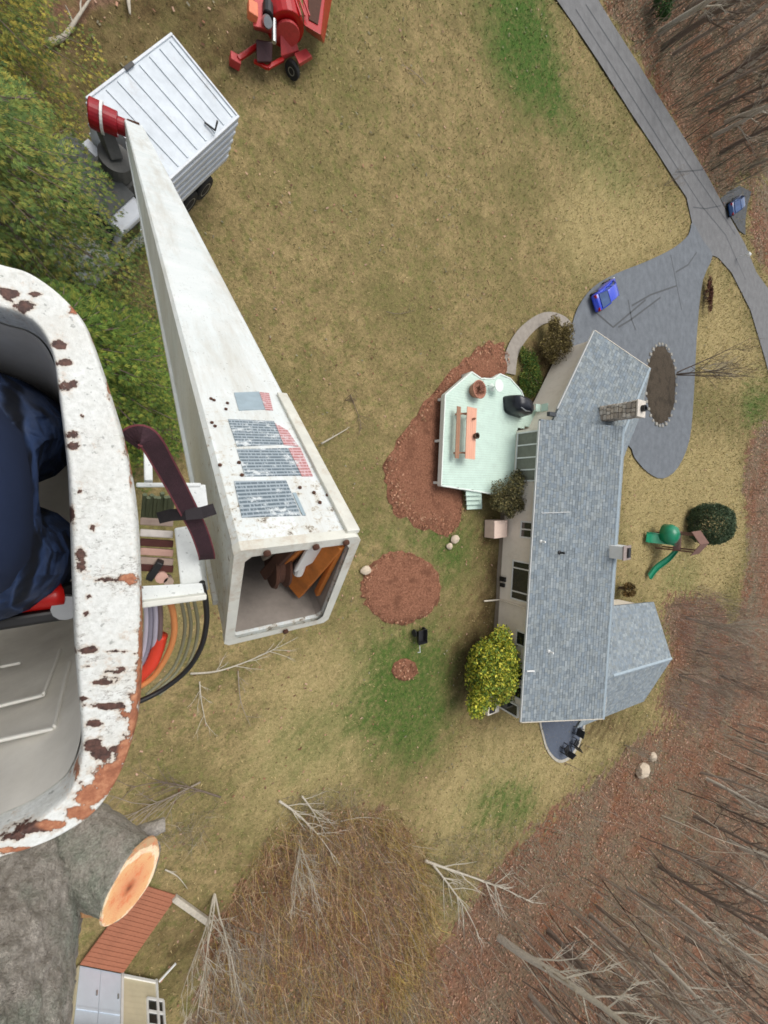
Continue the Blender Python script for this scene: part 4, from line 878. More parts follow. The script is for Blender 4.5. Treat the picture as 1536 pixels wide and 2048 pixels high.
for s_ in (-1, 1):
    i = len(J); J += [(PX-.05, PY+.19*s_, z+1.44, .06), (PX+.02, PY+.24*s_, z+1.38, .052), (PX+.16, PY+.22*s_, z+1.5, .045), (PX+.21, PY+.13*s_, z+1.66, .032)]; B += [(2, i), (i, i+1), (i+1, i+2), (i+2, i+3)]
for s_ in (-1, 1):
    i = len(J); J += [(PX+.05, PY+.125*s_, z+.82, .14), (PX+.09, PY+.14*s_, z+.50, .115), (PX+.0, PY+.14*s_, z+.1, .085), (PX+.14, PY+.15*s_, z+.05, .05)]; B += [(0, i), (i, i+1), (i+1, i+2), (i+2, i+3)]
skin_obj('body', J, B, M_HOOD, person)
J = [(PX-.01, PY, z+1.02, .18, .24), (PX+.0, PY, z+.93, .185, .25)]; B = [(0, 1)]
for s_ in (-1, 1):
    i = len(J); J += [(PX+.07, PY+.14*s_, z+.80, .165), (PX+.11, PY+.16*s_, z+.62, .15), (PX+.11, PY+.16*s_, z+.46, .14), (PX+.05, PY+.15*s_, z+.2, .105), (PX+.03, PY+.15*s_, z+.08, .10)]; B += [(1, i)]+[(i+k, i+k+1) for k in range(4)]
skin_obj('trousers', J, B, M_NAVY, person, 1)
hd_ = Vector((PX-.03, PY, z+1.69)); m = MB(); lo = []
for zz, rr in ((-.12, .045), (-.1, .06), (-.05, .078), (0, .088), (.05, .086), (.09, .066), (.115, .03)):
    lo.append([hd_+Vector((rr*1.1*math.cos(t_)+(.012 if abs(t_) < .3 and -.04 < zz < .02 else 0), rr*.9*math.sin(t_), zz)) for t_ in np.linspace(0, 2*math.pi, 21)[:-1]])
m.loft(lo).build('head', M_SKIN, person, smooth=True)
m = MB(); m.loft([[hd_+Vector((r_*1.15*math.cos(t_)-.008, r_*math.sin(t_), zz)) for t_ in np.linspace(0, 2*math.pi, 21)[:-1]] for zz, r_ in ((.02, .094), (.06, .09), (.1, .07), (.125, .03))]).build('hard_hat', simple('orange_hat', S(222, 120, 40), .4), person, smooth=True)
for s_ in (-1, 1):
    b0 = Vector((PX+.21, PY+.13*s_, z+1.66)); J = [tuple(b0)+(.03,), (b0.x+.03, b0.y-.025*s_, b0.z+.06, .034, .02)]; B = [(0, 1)]
    for k in range(4): i = len(J); y_ = b0.y-.03*s_+(k-1.5)*.014; J += [(b0.x+.045, y_, b0.z+.095, .009), (b0.x+.055, y_-.012*s_, b0.z+.125-.004*abs(k-1.5), .008), (b0.x+.05, y_-.03*s_, b0.z+.14, .007)]; B += [(1, i), (i, i+1), (i+1, i+2)]
    i = len(J); J += [(b0.x+.05, b0.y-.05*s_, b0.z+.05, .010), (b0.x+.058, b0.y-.07*s_, b0.z+.075, .008)]; B += [(1, i), (i, i+1)]
    skin_obj('hand', J, B, M_SKIN, person)
# red and black saw hanging inside the bucket
sw = G(40, 1196, BZ-.35); saw = thing('hand_tool', 'red and black tool beside the trousers inside the bucket', 'tool', sw)
MB().loft([[sw+Vector((x*.12*c_[0], .045*c_[1]*c_[2], x*0+c_[3])) for c_ in ((0, 0, 0, 0),)]*1+[sw]*0] if False else [[sw+Vector((dx+.02*math.cos(t_), .035*math.sin(t_), .05*math.cos(t_))) for t_ in np.linspace(0, 2*math.pi, 13)[:-1]] for dx in (-.12, -.06, .0, .05, .07)]).build('housing', simple('red_plastic', S(196, 20, 14), .35, .15), saw, smooth=True, bevel=0)
MB().bar(sw+Vector((-.1, -.05, .0)), sw+Vector((.14, -.05, -.02)), .03, .08).build('guard', M_BLACK, saw, bevel=.008); MB().bar(sw+Vector((.06, 0, 0)), sw+Vector((.13, .01, -.05)), .03, .05).build('handle', M_BLACK, saw, bevel=.008)
MB().ring([(.03, -.01), (.03, .01)], sw+Vector((.09, -.03, .03)), 12).build('dial', M_METAL, saw)
#PART4
# ------------------------------------------------------------------ chip truck under the boom
TA, TB_, TC = G(342, 65, 3.3), G(478, 235, 3.3), G(170, 195, 3.3)
tt = (TC-TA).normalized(); tw = (TB_-TA); tw = (tw-tt*tw.dot(tt)); TW = tw.length; tw.normalize(); ZV = Vector((0, 0, 1))
T0 = Vector((TA.x, TA.y, 0))
def TP(a, b, z): return T0+tt*a+tw*b+ZV*z
BXL = (TC-TA).length
truck = thing('chip_truck', 'white chip box truck with ribbed roof parked under the boom', 'truck', TP(3, TW/2, 0))
M_TRK = simple('white_truck_paint', S(208, 213, 218), .4, .05, 3, dirt=S(184, 184, 180)); M_TRKD = simple('dark_chassis_rubber', S(40, 40, 42), .7)  # white body paint, plus the dark grey of the chassis
def tbox(a0, a1, b0, b1, z0, z1, name, mat, par=truck, bev=.02):
    return MB().box8([TP(a0, b0, z0), TP(a1, b0, z0), TP(a1, b1, z0), TP(a0, b1, z0), TP(a0, b0, z1), TP(a1, b0, z1), TP(a1, b1, z1), TP(a0, b1, z1)]).build(name, mat, par, bevel=bev)
tbox(0, BXL, .03, TW-.03, 1.15, 3.26, 'chip_box', M_TRK)
k_ = NT('dirty_white_roof'); c1_ = k_.ramp(k_.noise(2, 6, .7), [(.3, S(184, 192, 198)), (.65, S(206, 214, 220))]); c1_ = k_.mix(k_.ramp(k_.noise(1.1, 8, .8), [(.56, BW[0]), (.72, (.6, .6, .6, 1))]), c1_, S(160, 152, 144)); k_.col(c1_); k_.b.inputs['Roughness'].default_value = .45; M_TROOF = k_.m
rf = tbox(.05, BXL-.05, .05, TW-.05, 3.26, 3.285, 'roof_sheet', M_TROOF, truck, 0)
nr = 8
for i in range(nr): a = .22+i*(BXL-.44)/(nr-1); tbox(a-.03, a+.03, .12, TW-.12, 3.285, 3.315, 'roof_rib', M_TROOF, rf, .008)
for b0, b1 in ((0, .07), (TW-.07, TW)): tbox(0, BXL, b0, b1, 3.24, 3.33, 'roof_rail', M_TRK, truck, .015)
for a0, a1 in ((0, .07), (BXL-.07, BXL)): tbox(a0, a1, .07, TW-.07, 3.24, 3.33, 'roof_rail', M_TRK, truck, .015)
for side in (0, 1):
    for i in range(5):
        z = 1.45+i*.38; b = -.03 if side == 0 else TW-.03
        tbox(.02, BXL-.02, b, b+.06, z, z+.12, 'side_rail', M_TRK, truck, .015)
tbox(-.04, .03, .02, TW-.02, 1.15, 3.2, 'tailgate', M_TRK)
tbox(.4, 7.4, TW/2-.45, TW/2+.45, .75, 1.05, 'chassis', M_TRKD)
tbox(1.8, 2.15, .0, .1, 3.33, 3.36, 'roof_hook', M_BLACK, truck, .005)
MB().tube([TP(1.25, TW-.45, 3.34), TP(1.2, TW-.12, 3.42), TP(1.2, TW-.12, 3.8)], .03, 8).build('roof_pipe', M_BLACK, truck)
M_TGR = simple('turret_dark_grey', S(84, 84, 80), .6, .2, 5)
# turret between box and cab
tbox(BXL+.12, BXL+1.15, TW/2-.5, TW/2+.5, 1.05, 2.6, 'turret_base', simple('turret_grey', S(70, 70, 66), .6, .2), truck)
MB().tube([TP(BXL+.6, TW/2, 2.6), TP(BXL+.6, TW/2, 3.2)], .42, 20).build('turret', M_TGR, truck)
tbox(BXL+.1, BXL+1.2, .02, .5, .8, 1.9, 'side_locker', M_TRK, truck); tbox(BXL+.1, BXL+1.2, TW-.5, TW-.02, .8, 1.9, 'side_locker', M_TRK, truck)
# cab and bonnet
cab0 = BXL+.75
m = MB(); pr = [(0, 1.0), (0, 2.5), (.18, 2.68), (1.25, 2.66), (1.75, 1.95), (3.0, 1.78), (3.2, 1.55), (3.2, .75), (0, .75)]
m.loft([[TP(cab0+a, b, z if b in (.12, TW-.12) else (z if z < 2 else z-.03)) for a, z in pr] for b in (.06, .12, TW-.12, TW-.06)]).build('cab', M_TRK, truck, bevel=.04)
ws = MB().box8([TP(cab0+1.29, .22, 2.60), TP(cab0+1.73, .16, 2.0), TP(cab0+1.73, TW-.16, 2.0), TP(cab0+1.29, TW-.22, 2.60), TP(cab0+1.32, .22, 2.625), TP(cab0+1.76, .16, 2.02), TP(cab0+1.76, TW-.16, 2.02), TP(cab0+1.32, TW-.22, 2.625)]).build('windscreen', simple('navy_windscreen', (.006, .012, .028, 1), .06, .2, 2, spec=.8), truck)
for b in (.045, TW-.055): tbox(cab0+.45, cab0+1.3, b, b+.012, 1.75, 2.45, 'side_window', M_GLASS, truck, 0)
for b in (-.18, TW+.02): tbox(cab0+1.5, cab0+1.6, b, b+.16, 1.7, 2.2, 'mirror', M_BLACK, truck)
tbox(cab0+3.2, cab0+3.35, .05, TW-.05, .5, .85, 'bumper', M_METAL, truck)
for b in (.2, TW-.5): tbox(cab0+3.17, cab0+3.23, b, b+.3, 1.1, 1.35, 'headlight', M_WHITE, truck)
M_TYRE = simple('tyre', (.018, .018, .018, 1), .85, .2, 12)
for a in (1.1, 2.05, cab0+2.3):
    for b in (.16, TW-.16):
        ax = (tt, ZV, tw); w_o = MB().ring([(.3, -.15), (.46, -.15), (.5, -.1), (.5, .1), (.46, .15), (.3, .15)], TP(a, b, .5), 24, ax).build('wheel', M_TYRE, truck)
        MB().ring([(.1, -.13), (.29, -.155), (.29, .155), (.1, .13)], TP(a, b, .5), 16, ax).build('rim', M_METAL, w_o)
# red elbow at the boom foot (part of the lift)
M_RED = simple('red_machine_paint', S(150, 16, 30), .35, .2, 5, dirt=S(90, 14, 22))
ea, eb = G(178, 224, 3.9), G(246, 254, 3.95); ed = (eb-ea).normalized()
MB().tube([ea, ea+ed*.02, eb-ed*.5], [.30, .34, .34], 24).build('red_elbow_drum', M_RED, lift, bevel=.02); MB().tube([eb-ed*.46, eb-ed*.44, eb-ed*.12], [.27, .29, .29], 24).build('red_elbow_hub', M_RED, lift, bevel=.02)
MB().tube([eb-ed*.5, eb-ed*.44], [.36, .36], 24).build('elbow_ring', M_WHITE, lift); MB().tube([eb-ed*.12, eb+ed*.12], [.2, .2], 20).build('elbow_pin', M_RED, lift)
MB().bar(ea+ed*.3-ZV*.3, TP(BXL+.6, TW/2, 3.15), .35, .4).build('lower_arm', M_TGR, lift, bevel=.03)
MB().tube([G(255, 240, 4.2), G(278, 248, 4.35)], .03, 8).build('lever', M_DRB, lift)
# ------------------------------------------------------------------ wood chipper (red, cut by the top edge)
cp = G(560, 70, 0.6); chip = thing('wood_chipper', 'red wood chipper with flared feed chute on the lawn', 'chipper', (cp.x, cp.y, 0))
M_RD2 = simple('bright_red_paint', S(168, 10, 12), .3, .12, 4); M_RD3 = simple('faded_red_paint', S(186, 62, 62), .5, .15, 6)
def cpx(px, py, z): return G(px, py, z)
def hull(q0, q1, name, mat, bev=.03): return MB().box8([cpx(*p) for p in q0]+[cpx(*p) for p in q1]).build(name, mat, chip, bevel=bev)
hull([(612, 62, .6), (648, 88, .6), (665, -5, .6), (612, -20, .6)], [(608, 50, 1.7), (642, 70, 1.7), (652, -20, 1.7), (604, -30, 1.7)], 'feed_chute', M_RD2)
hull([(618, 40, 1.72), (636, 50, 1.72), (645, -10, 1.72), (616, -20, 1.72)], [(618, 38, 1.74), (636, 48, 1.74), (645, -12, 1.74), (616, -22, 1.74)], 'chute_mouth', M_DRB, 0)
for o_ in (0, 8, 17): MB().bar(cpx(584+o_, -20, 1.9), cpx(602+o_, 32, 1.9), .05, .06).build('chute_rib', M_RD3, chip)
ax_c, ax_d = cpx(545, -10, 1.1), cpx(600, 30, 1.1)
MB().tube([cpx(552, -30, 1.2), cpx(572, 60, 1.2)], .75, 24).build('drum_housing', M_RD2, chip, bevel=.03)
MB().tube([cpx(574, 64, 1.2), cpx(575, 70, 1.2)], .5, 20).build('drum_cap', M_RD3, chip, bevel=.02)
hull([(508, 60, .7), (545, 70, .7), (548, -10, .7), (510, -10, .7)], [(506, 52, 1.5), (542, 60, 1.5), (545, -20, 1.5), (508, -20, 1.5)], 'engine_cover', M_RD3)
MB().tube([cpx(534, 44, 1.55), cpx(536, 44, 1.8)], [.2, .16], 14).build('air_filter', M_METAL, chip); MB().tube([cpx(548, 40, 1.5), cpx(548, 85, 1.4)], .09, 10).build('exhaust', M_METAL, chip); MB().tube([cpx(536, 10, 1.55), cpx(536, 32, 1.6)], .2, 12).build('belt_guard', M_BLACK, chip)
hull([(512, 82, .5), (545, 88, .5), (542, 128, .4), (516, 128, .4)], [(512, 78, 1.0), (545, 84, 1.0), (544, 124, .7), (514, 124, .7)], 'toolbox', simple('dark_maroon', S(54, 14, 20), .5))
hull([(562, 80, .6), (590, 72, .6), (600, 108, .4), (566, 120, .4)], [(560, 70, 1.1), (588, 68, 1.1), (598, 102, .7), (562, 112, .7)], 'fender', M_RD3)
hull([(590, 112, .4), (612, 100, .4), (626, 118, .4), (600, 134, .4)], [(588, 106, .75), (612, 96, .75), (624, 112, .75), (598, 128, .75)], 'fender', M_RD3)
MB().bar(cpx(566, 118, .55), cpx(535, 136, .5), .14, .12).bar(cpx(535, 136, .5), cpx(508, 122, .5), .12, .12).build('drawbar', M_RD2, chip, bevel=.02)
MB().bar(cpx(515, 92, .5), cpx(476, 118, .35), .16, .14).build('stabiliser', M_RD2, chip, bevel=.02); MB().box(cpx(470, 122, .2), (.4, .32, .35)).build('foot', M_RD3, chip, bevel=.03)
wp = cpx(585, 140, .28); w_o = MB().ring([(.15, -.11), (.3, -.11), (.33, -.07), (.33, .07), (.3, .11), (.15, .11)], wp, 20, (Vector((.8, -.5, 0)).normalized(), ZV, Vector((.5, .8, 0)).normalized())).build('wheel', M_TYRE, chip)
MB().ring([(.06, -.1), (.15, -.115), (.15, .115), (.06, .1)], wp, 14, (Vector((.8, -.5, 0)).normalized(), ZV, Vector((.5, .8, 0)).normalized())).build('hub', M_METAL, w_o)
MB().box(cpx(505, 22, 1.6), (.35, .5, .3)).build('control_box', simple('orange_paint', S(220, 120, 80), .5, .2), chip, bevel=.03)

# ------------------------------------------------------------------ parked cars
def car(px0, px1, paint, label):
    a, b = G(*px0), G(*px1); d = (b-a).normalized(); s_ = Vector((-d.y, d.x, 0)); c = (a+b)/2; L, Wd = 4.2, 1.75; K_ = .84
    o = Vector((c.x, c.y, .05)); t = thing('parked_car', label, 'car', o, 'cars parked on the driveways')
    def P(x, y, z): return o+(d*x+s_*y+ZV*z)*K_
    secs = [(-2.1, .35, .62, .62), (-2.0, .25, .75, .78), (-1.55, .2, .9, .84), (-.9, .2, .95, .87), (.6, .2, .98, .87), (1.3, .2, .92, .86), (1.95, .24, .8, .78), (2.1, .36, .6, .62)]
    lo = []
    for x, z0, z1, w in secs: lo.append([P(x, -w, z0+.1), P(x, -w*.9, z0), P(x, w*.9, z0), P(x, w, z0+.1), P(x, w, z1-.18), P(x, w*.9, z1), P(x, -w*.9, z1), P(x, -w, z1-.18)])
    MB().loft(lo).build('body', paint, t, smooth=True, bevel=.03)
    cb_ = [(-1.75, .9, .72), (-1.2, 1.38, .62), (-.3, 1.5, .60), (.45, 1.42, .60), (1.2, .94, .72)]
    MB().loft([[P(x, -w, .88), P(x, w, .88), P(x, w*.94, z), P(x, -w*.94, z)] for x, z, w in cb_]).build('cabin_glass', simple('car_glass_sky_reflection', (.10, .17, .36, 1), .08, .2, 2, spec=.9), t)  # pale blue base colour has the sky reflection painted into it
    MB().loft([[P(x, -w, z+.01), P(x, w, z+.01), P(x, w*.9, z+.06), P(x, -w*.9, z+.06)] for x, z, w in ((-1.22, 1.36, .58), (-.3, 1.48, .6), (.42, 1.42, .58))]).build('roof', paint, t, smooth=True, bevel=.02)
    for sg in (-1, 1):
        for x0, x1, z1 in ((-1.2, -1.75, .92), (.45, 1.2, .95), (-.35, -.35, .9)): MB().bar(P(x0, .61*sg, 1.42), P(x1, .72*sg, z1), .06, .05).build('pillar', paint, t)
        MB().box(P(2.02, .6*sg, .62), (.16, .3, .16), (d, s_, ZV)).build('headlight', M_WHITE, t, bevel=.02); MB().box(P(-2.03, .6*sg, .66), (.1, .26, .16), (d, s_, ZV)).build('tail_light', M_RD2, t)
        for x in (-1.3, 1.3):
            w_o = MB().ring([(.2, -.1), (.3, -.1), (.32, -.06), (.32, .06), (.3, .1), (.2, .1)], P(x, .78*sg, .32), 20, (d, ZV, s_)).build('wheel', M_TYRE, t)
            MB().ring([(.05, -.1), (.2, -.105), (.2, .105), (.05, .1)], P(x, .78*sg, .32), 14, (d, ZV, s_)).build('rim', M_METAL, w_o)
def paint(name, c): 
    k = NT(name); k.b.inputs['Base Color'].default_value = c; k.b.inputs['Roughness'].default_value = .25; k.b.inputs['Coat Weight'].default_value = .8; k.b.inputs['Coat Roughness'].default_value = .05; return k.m
car((1180, 612), (1216, 578), paint('royal_blue_paint', (.008, .05, .62, 1)), 'bright blue car parked at the lawn edge of the driveway'); car((1450, 425), (1470, 408), paint('dark_blue_paint', (.006, .06, .2, 1)), 'dark blue car on the neighbouring driveway across the road')
# ------------------------------------------------------------------ foliage tools
def leaf_cloud(name, pts, size, cols, mat, parent, up=.3, aspect=2.0):
    """one small pointed leaf-like rhombus per point"""
    n = len(pts); pts = np.asarray(pts); a = rng.normal(0, 1, (n, 3)); a[:, 2] += up; a /= np.linalg.norm(a, axis=1)[:, None]
    b = np.cross(a, rng.normal(0, 1, (n, 3))); b /= np.linalg.norm(b, axis=1)[:, None]
    s_ = size*rng.uniform(.45, 1.6, (n, 1)); w = s_/aspect
    v = np.stack([pts-a*s_*.5, pts+b*w*.5, pts+a*s_*.5, pts-b*w*.5], 1).reshape(-1, 3)
    if parent is not None: v = v-np.array(parent.location)[None, :]
    return raw_mesh(name, v, 4, mat, np.repeat(cols, 4, 0), parent=parent)
M_LEAF = attr_mat('leaves', rough=.75, spec=.25)
M_BARK = simple('grey_brown_bark', S(146, 134, 120), .95, .25, 9, bump=.5); M_BARKD = simple('dark_bark', S(112, 98, 86), .95, .25, 9, bump=.5); M_BARKL = simple('pale_grey_bark', S(184, 176, 160), .95, .2, 9, bump=.4)
def shrub(name, label, c, rx_, ry_, rz_, n, size, pal, hollow=.35, lumps=14, cat='shrub', group=None, square=1.0):
    t = thing(name, label, cat, (c.x, c.y, 0), group); pts = []; lum = []
    for k in range(lumps):
        d = rng.normal(0, 1, 3); d[2] = abs(d[2])*.9-.1; d /= np.linalg.norm(d); lum.append((d*random.uniform(.5, .82)*(1 if hollow < .7 else .75), random.uniform(.2, .46), random.uniform(.65, 1.3)))
    lum += [(np.array([0, 0, .1]), .8, .95)]*max(1, lumps//3); P, C = [], []
    for d, r, br_ in lum:
        m = n//len(lum); q = rng.normal(0, 1, (m, 3)); q /= np.linalg.norm(q, axis=1)[:, None]; q *= (hollow+(1-hollow)*rng.random((m, 1)))*r
        P.append(q+d); base = np.array([pal[i][:3] for i in rng.integers(0, len(pal), m)]); C.append(base*br_*rng.uniform(.75, 1.2, (m, 1)))
    P, C = np.concatenate(P), np.concatenate(C)
    if square != 1:
        P = rng.normal(0, 1, (n, 3)); P /= np.linalg.norm(P, axis=1)[:, None]; P = np.sign(P)*np.abs(P)**square; P *= rng.uniform(.84, 1.0, (n, 1))*(1+.04*np.sin(P[:, :1]*9+1)*np.sin(P[:, 1:2]*8)); C = np.array([pal[i][:3] for i in rng.integers(0, len(pal), n)])*rng.uniform(.7, 1.15, (n, 1))
    if False: P = np.sign(P)*np.abs(P)**square
    P = P*np.array([rx_, ry_, rz_])+np.array([c.x, c.y, c.z]); keep = P[:, 2] > .02; leaf_cloud('foliage', P[keep], size, C[keep], M_LEAF, t)
    m = MB(); 
    for k in range(7): a = random.uniform(0, 6.28); e = Vector((c.x+rx_*.6*math.cos(a), c.y+ry_*.6*math.sin(a), c.z+rz_*.3)); m.tube([Vector((c.x+.1*math.cos(a), c.y+.1*math.sin(a), -.05)), (Vector((c.x, c.y, 0))+e)/2+Vector((0, 0, .1)), e], [.06, .04, .015], 5)
    m.build('stems', M_BARKD, t); return t
v = G(985, 1340, 1.3); shrub('yellow_green_shrub', 'big yellow-green evergreen shrub against the house wall', Vector((v.x-.35, v.y+.15, 1.45)), 2.6, 2.9, 1.8, 36000, .16, [S(178, 178, 58), S(150, 160, 58), S(108, 130, 52), S(84, 106, 46), S(200, 190, 76)], lumps=20)
v = G(1022, 992, .9); shrub('olive_shrub', 'dark olive shrub between the deck steps and the house', Vector((v.x-.3, v.y, 1.0)), 1.9, 1.75, 1.25, 12000, .10, [S(112, 106, 66), S(88, 86, 56), S(132, 120, 80), S(70, 70, 48)], lumps=12)
v = G(1108, 690, .5); shrub('brown_shrub', 'round brownish shrub at the garage corner by the walk', Vector((v.x, v.y, .8)), 1.6, 1.9, 1.1, 11000, .10, [S(116, 104, 64), S(100, 88, 60), S(136, 122, 72)], lumps=10)
v = G(1062, 745, .2); shrub('green_ground_cover', 'low green ground cover between the walk and the garage', Vector((v.x, v.y, .15)), 1.4, 2.2, .4, 9000, .10, [S(72, 104, 44), S(98, 118, 50), S(120, 122, 54), S(60, 92, 40)], lumps=14)
v = G(1392, 1045, .2); shrub('clipped_evergreen', 'dark green clipped globe evergreen on the lawn behind the house', Vector((v.x-.7, v.y, 1.75)), 2.2, 2.3, 2.1, 20000, .16, [S(74, 92, 68), S(84, 104, 74), S(64, 80, 60), S(94, 110, 80)], hollow=.8, lumps=24, square=.86)
v = G(1262, 1192, 1.2); shrub('tan_shrub', 'small tan and dark shrub in the corner of the rear wing', Vector((v.x+.4, v.y+.4, .7)), .9, .9, .8, 3000, .1, [S(110, 88, 50), S(60, 52, 34), S(140, 112, 66)], lumps=8)
v = G(1412, 590, .2); shrub('maroon_shrub', 'low maroon shrub on the grass strip between driveway and road', Vector((v.x, v.y, .4)), .9, 1.9, .5, 3000, .12, [S(92, 56, 44), S(70, 44, 38), S(120, 78, 60)], lumps=8)
v = G(1306, 22, .2); shrub('green_roadside_shrub', 'bright green shrub in the leaf litter beside the road', Vector((v.x, v.y, .9)), 1.4, 1.6, 1.0, 4000, .15, [S(60, 100, 44), S(84, 124, 60), S(48, 80, 40)], lumps=10)
# ------------------------------------------------------------------ conifers to the left of the boom
def conifer(x, y, h, r, n, label, tone):
    t = thing('conifer_tree', label, 'tree', (x, y, 0), 'conifers left of the boom')
    MB().tube([(x, y, -.1), (x+.05, y, h*.5), (x, y, h*.97)], [.22, .13, .02], 10).build('trunk', M_BARKD, t)
    br_ = MB(); P, D, C = [], [], []
    nb = 300
    for k in range(nb):
        f_ = (k+.5)/nb; z = h*(.06+.92*f_); L = r*(1-f_)**.8*random.uniform(.75, 1.12)+.15; a = k*2.39996+random.uniform(-.2, .2)
        dx, dy = math.cos(a), math.sin(a); p0 = Vector((x, y, z)); p1 = Vector((x+dx*L*.55, y+dy*L*.55, z+.06*L)); p2 = Vector((x+dx*L, y+dy*L, z-.10*L))
        br_.tube([p0, p1, p2], [.03, .018, .006], 4, False)
        m = max(10, int(n/nb*(L/r)*6.4)); br = random.uniform(.7, 1.25)
        for j in range(m):
            u_ = random.random()**.6; base = p0.lerp(p1, u_*2) if u_ < .5 else p1.lerp(p2, u_*2-1); sd_ = random.choice((-1, 1))*random.random()*.42*L*(1.05-u_*.75)
            q = base+Vector((-dy, dx, 0))*sd_+Vector((0, 0, -.12*abs(sd_)+random.uniform(-.06, .06)))
            P.append((q.x, q.y, q.z)); dv = Vector((dx*.8-dy*(1 if sd_ > 0 else -1)*.6, dy*.8+dx*(1 if sd_ > 0 else -1)*.6, random.uniform(-.35, .15))).normalized(); D.append(tuple(dv))
            c = random.choice(tone); k_ = br*random.uniform(.62, 1.1); C.append((c[0]*k_, c[1]*k_, c[2]*k_))
    br_.build('branches', M_BARKD, t)
    P, D, C = np.array(P), np.array(D), np.array(C); nn = len(P); s_ = rng.uniform(.07, .15, (nn, 1))
    # each spray: three narrow leaflets fanned out
    V_ = []; CC = []
    for sp, ln in ((-.5, .85), (0, 1.1), (.5, .85)):
        sdv = np.stack([-D[:, 1], D[:, 0], np.zeros(nn)], -1); d2 = D+sdv*sp; d2 /= np.linalg.norm(d2, axis=1)[:, None]; w = np.cross(d2, rng.normal(0, .35, (nn, 3))+np.array([0, 0, 1])); w /= np.linalg.norm(w, axis=1)[:, None]
        a0, a1 = P, P+d2*s_*ln; md = P+d2*s_*ln*.5
        V_.append(np.stack([a0, md+w*s_*.085, a1, md-w*s_*.085], 1)); CC.append(C)
    V_ = np.concatenate(V_).reshape(-1, 3)-np.array([x, y, 0])[None, :]; raw_mesh('crown', V_, 4, M_LEAF, np.repeat(np.concatenate(CC), 4, 0), parent=t); return t
G1 = [S(116, 128, 60), S(150, 148, 66), S(90, 110, 52), S(178, 162, 70)]; G2_ = [S(100, 122, 60), S(124, 138, 66), S(78, 102, 52), S(150, 146, 70)]; G3 = [S(92, 120, 48), S(114, 136, 54), S(72, 98, 42), S(140, 146, 60)]
conifer(-5.0, 13.0, 8.8, 4.7, 14000, 'yellowish green conifer at the top left near the leaf patch', G1); conifer(-3.3, 7.1, 9.2, 4.7, 15000, 'mid green conifer beside the truck cab', G2_); conifer(-1.2, 3.2, 7.8, 3.7, 13000, 'deep green conifer just above the bucket rim', G3)
conifer(-7.0, 4.0, 9.0, 3.6, 5000, 'green conifer furthest left behind the bucket', G2_)
#PART5
tbox(cab0+.05, cab0+1.25, .08, TW*.8, 2.68, 2.74, 'roof_mat', simple('grey_roof_mat', S(92, 94, 92), .8, .15, 5), truck)
# ------------------------------------------------------------------ the tree being cut, close to the bucket
def vnoise(x, y, seed):
    xi, yi = np.floor(x).astype(int), np.floor(y).astype(int); fx, fy = x-xi, y-yi; fx, fy = fx*fx*(3-2*fx), fy*fy*(3-2*fy)
    h = lambda a, b: (np.sin(a*127.1+b*311.7+seed*74.7)*43758.5453) % 1.0
    return (h(xi, yi)*(1-fx)+h(xi+1, yi)*fx)*(1-fy)+(h(xi, yi+1)*(1-fx)+h(xi+1, yi+1)*fx)*fy
def bark_tube(name, path, rads, nring, nseg, amp, mat, parent, fr=(16, 5)):
    path = [Vector(p) for p in path]; cum = [0]
    for a, b in zip(path[:-1], path[1:]): cum.append(cum[-1]+(b-a).length)
    V_ = []; ref = None
    for i in range(nring):
        d = cum[-1]*i/(nring-1); k = max(j for j in range(len(cum)) if cum[j] <= d+1e-9); k = min(k, len(path)-2); f_ = (d-cum[k])/(cum[k+1]-cum[k]); p = path[k].lerp(path[k+1], f_); r = rads[k]*(1-f_)+rads[k+1]*f_
        t = (path[k+1]-path[k]).normalized(); ref = t.orthogonal().normalized() if ref is None else (ref-t*ref.dot(t)).normalized(); b = t.cross(ref)
        th = np.linspace(0, 2*np.pi, nseg, endpoint=False); u_ = th/(2*np.pi)*fr[0]*2; v_ = np.full(nseg, d*fr[1])
        w_ = lambda s_, q: vnoise(u_*s_+3*vnoise(u_*.5, v_*s_*.7, 9), v_*s_, q)
        rid = np.abs(w_(1, 1)-.5)*2*.6+np.abs(w_(2.3, 2)-.5)*.5+w_(5, 3)*.25
        # blend the seam
        rr = r+amp*(rid-.5)
        for j in range(nseg): q = p+(ref*math.cos(th[j])+b*math.sin(th[j]))*rr[j]; V_.append(q)
    m = MB(); fs = [(i*nseg+k, i*nseg+(k+1) % nseg, (i+1)*nseg+(k+1) % nseg, (i+1)*nseg+k) for i in range(nring-1) for k in range(nseg)]
    fs += [tuple(range((nring-1)*nseg, nring*nseg))]
    m.add(V_, fs); return m.build(name, mat, parent, smooth=True)
k_ = NT('weathered_grey_bark'); n1, n2, n3 = k_.noise(48, 8, .78, stretch=(1, 1, .6)), k_.noise(120, 4, .7), k_.noise(3.5, 5, .65)
c2_ = k_.ramp(n1, [(.28, S(104, 97, 90)), (.40, S(164, 156, 146)), (.56, S(194, 186, 176)), (.72, S(224, 218, 208))]); c2_ = k_.mix(k_.ramp(n3, [(.5, BW[0]), (.66, (.65, .65, .65, 1))]), c2_, k_.ramp(n2, [(.3, S(96, 112, 98)), (.7, S(150, 164, 144))]))
k_.col(k_.mix(1.0, c2_, k_.ramp(n2, [(.3, (.7, .7, .7, 1)), (.65, (1.1, 1.1, 1.1, 1))]), 'MULTIPLY')); k_.b.inputs['Roughness'].default_value = .95; k_.bump(k_.math('ADD', n1, n2), .8, .015); M_SPAR = k_.m
sx, sy = -.545, -1.475
spar = thing('tree_being_cut', 'thick grey barked tree trunk with a freshly sawn limb stub', 'tree', (sx, sy, 0))
bark_tube('trunk', [(sx-.05, sy-.1, -.1), (sx, sy, 6), (sx, sy, 12.3)], [.62, .46, .37], 120, 60, .03, M_SPAR, spar)
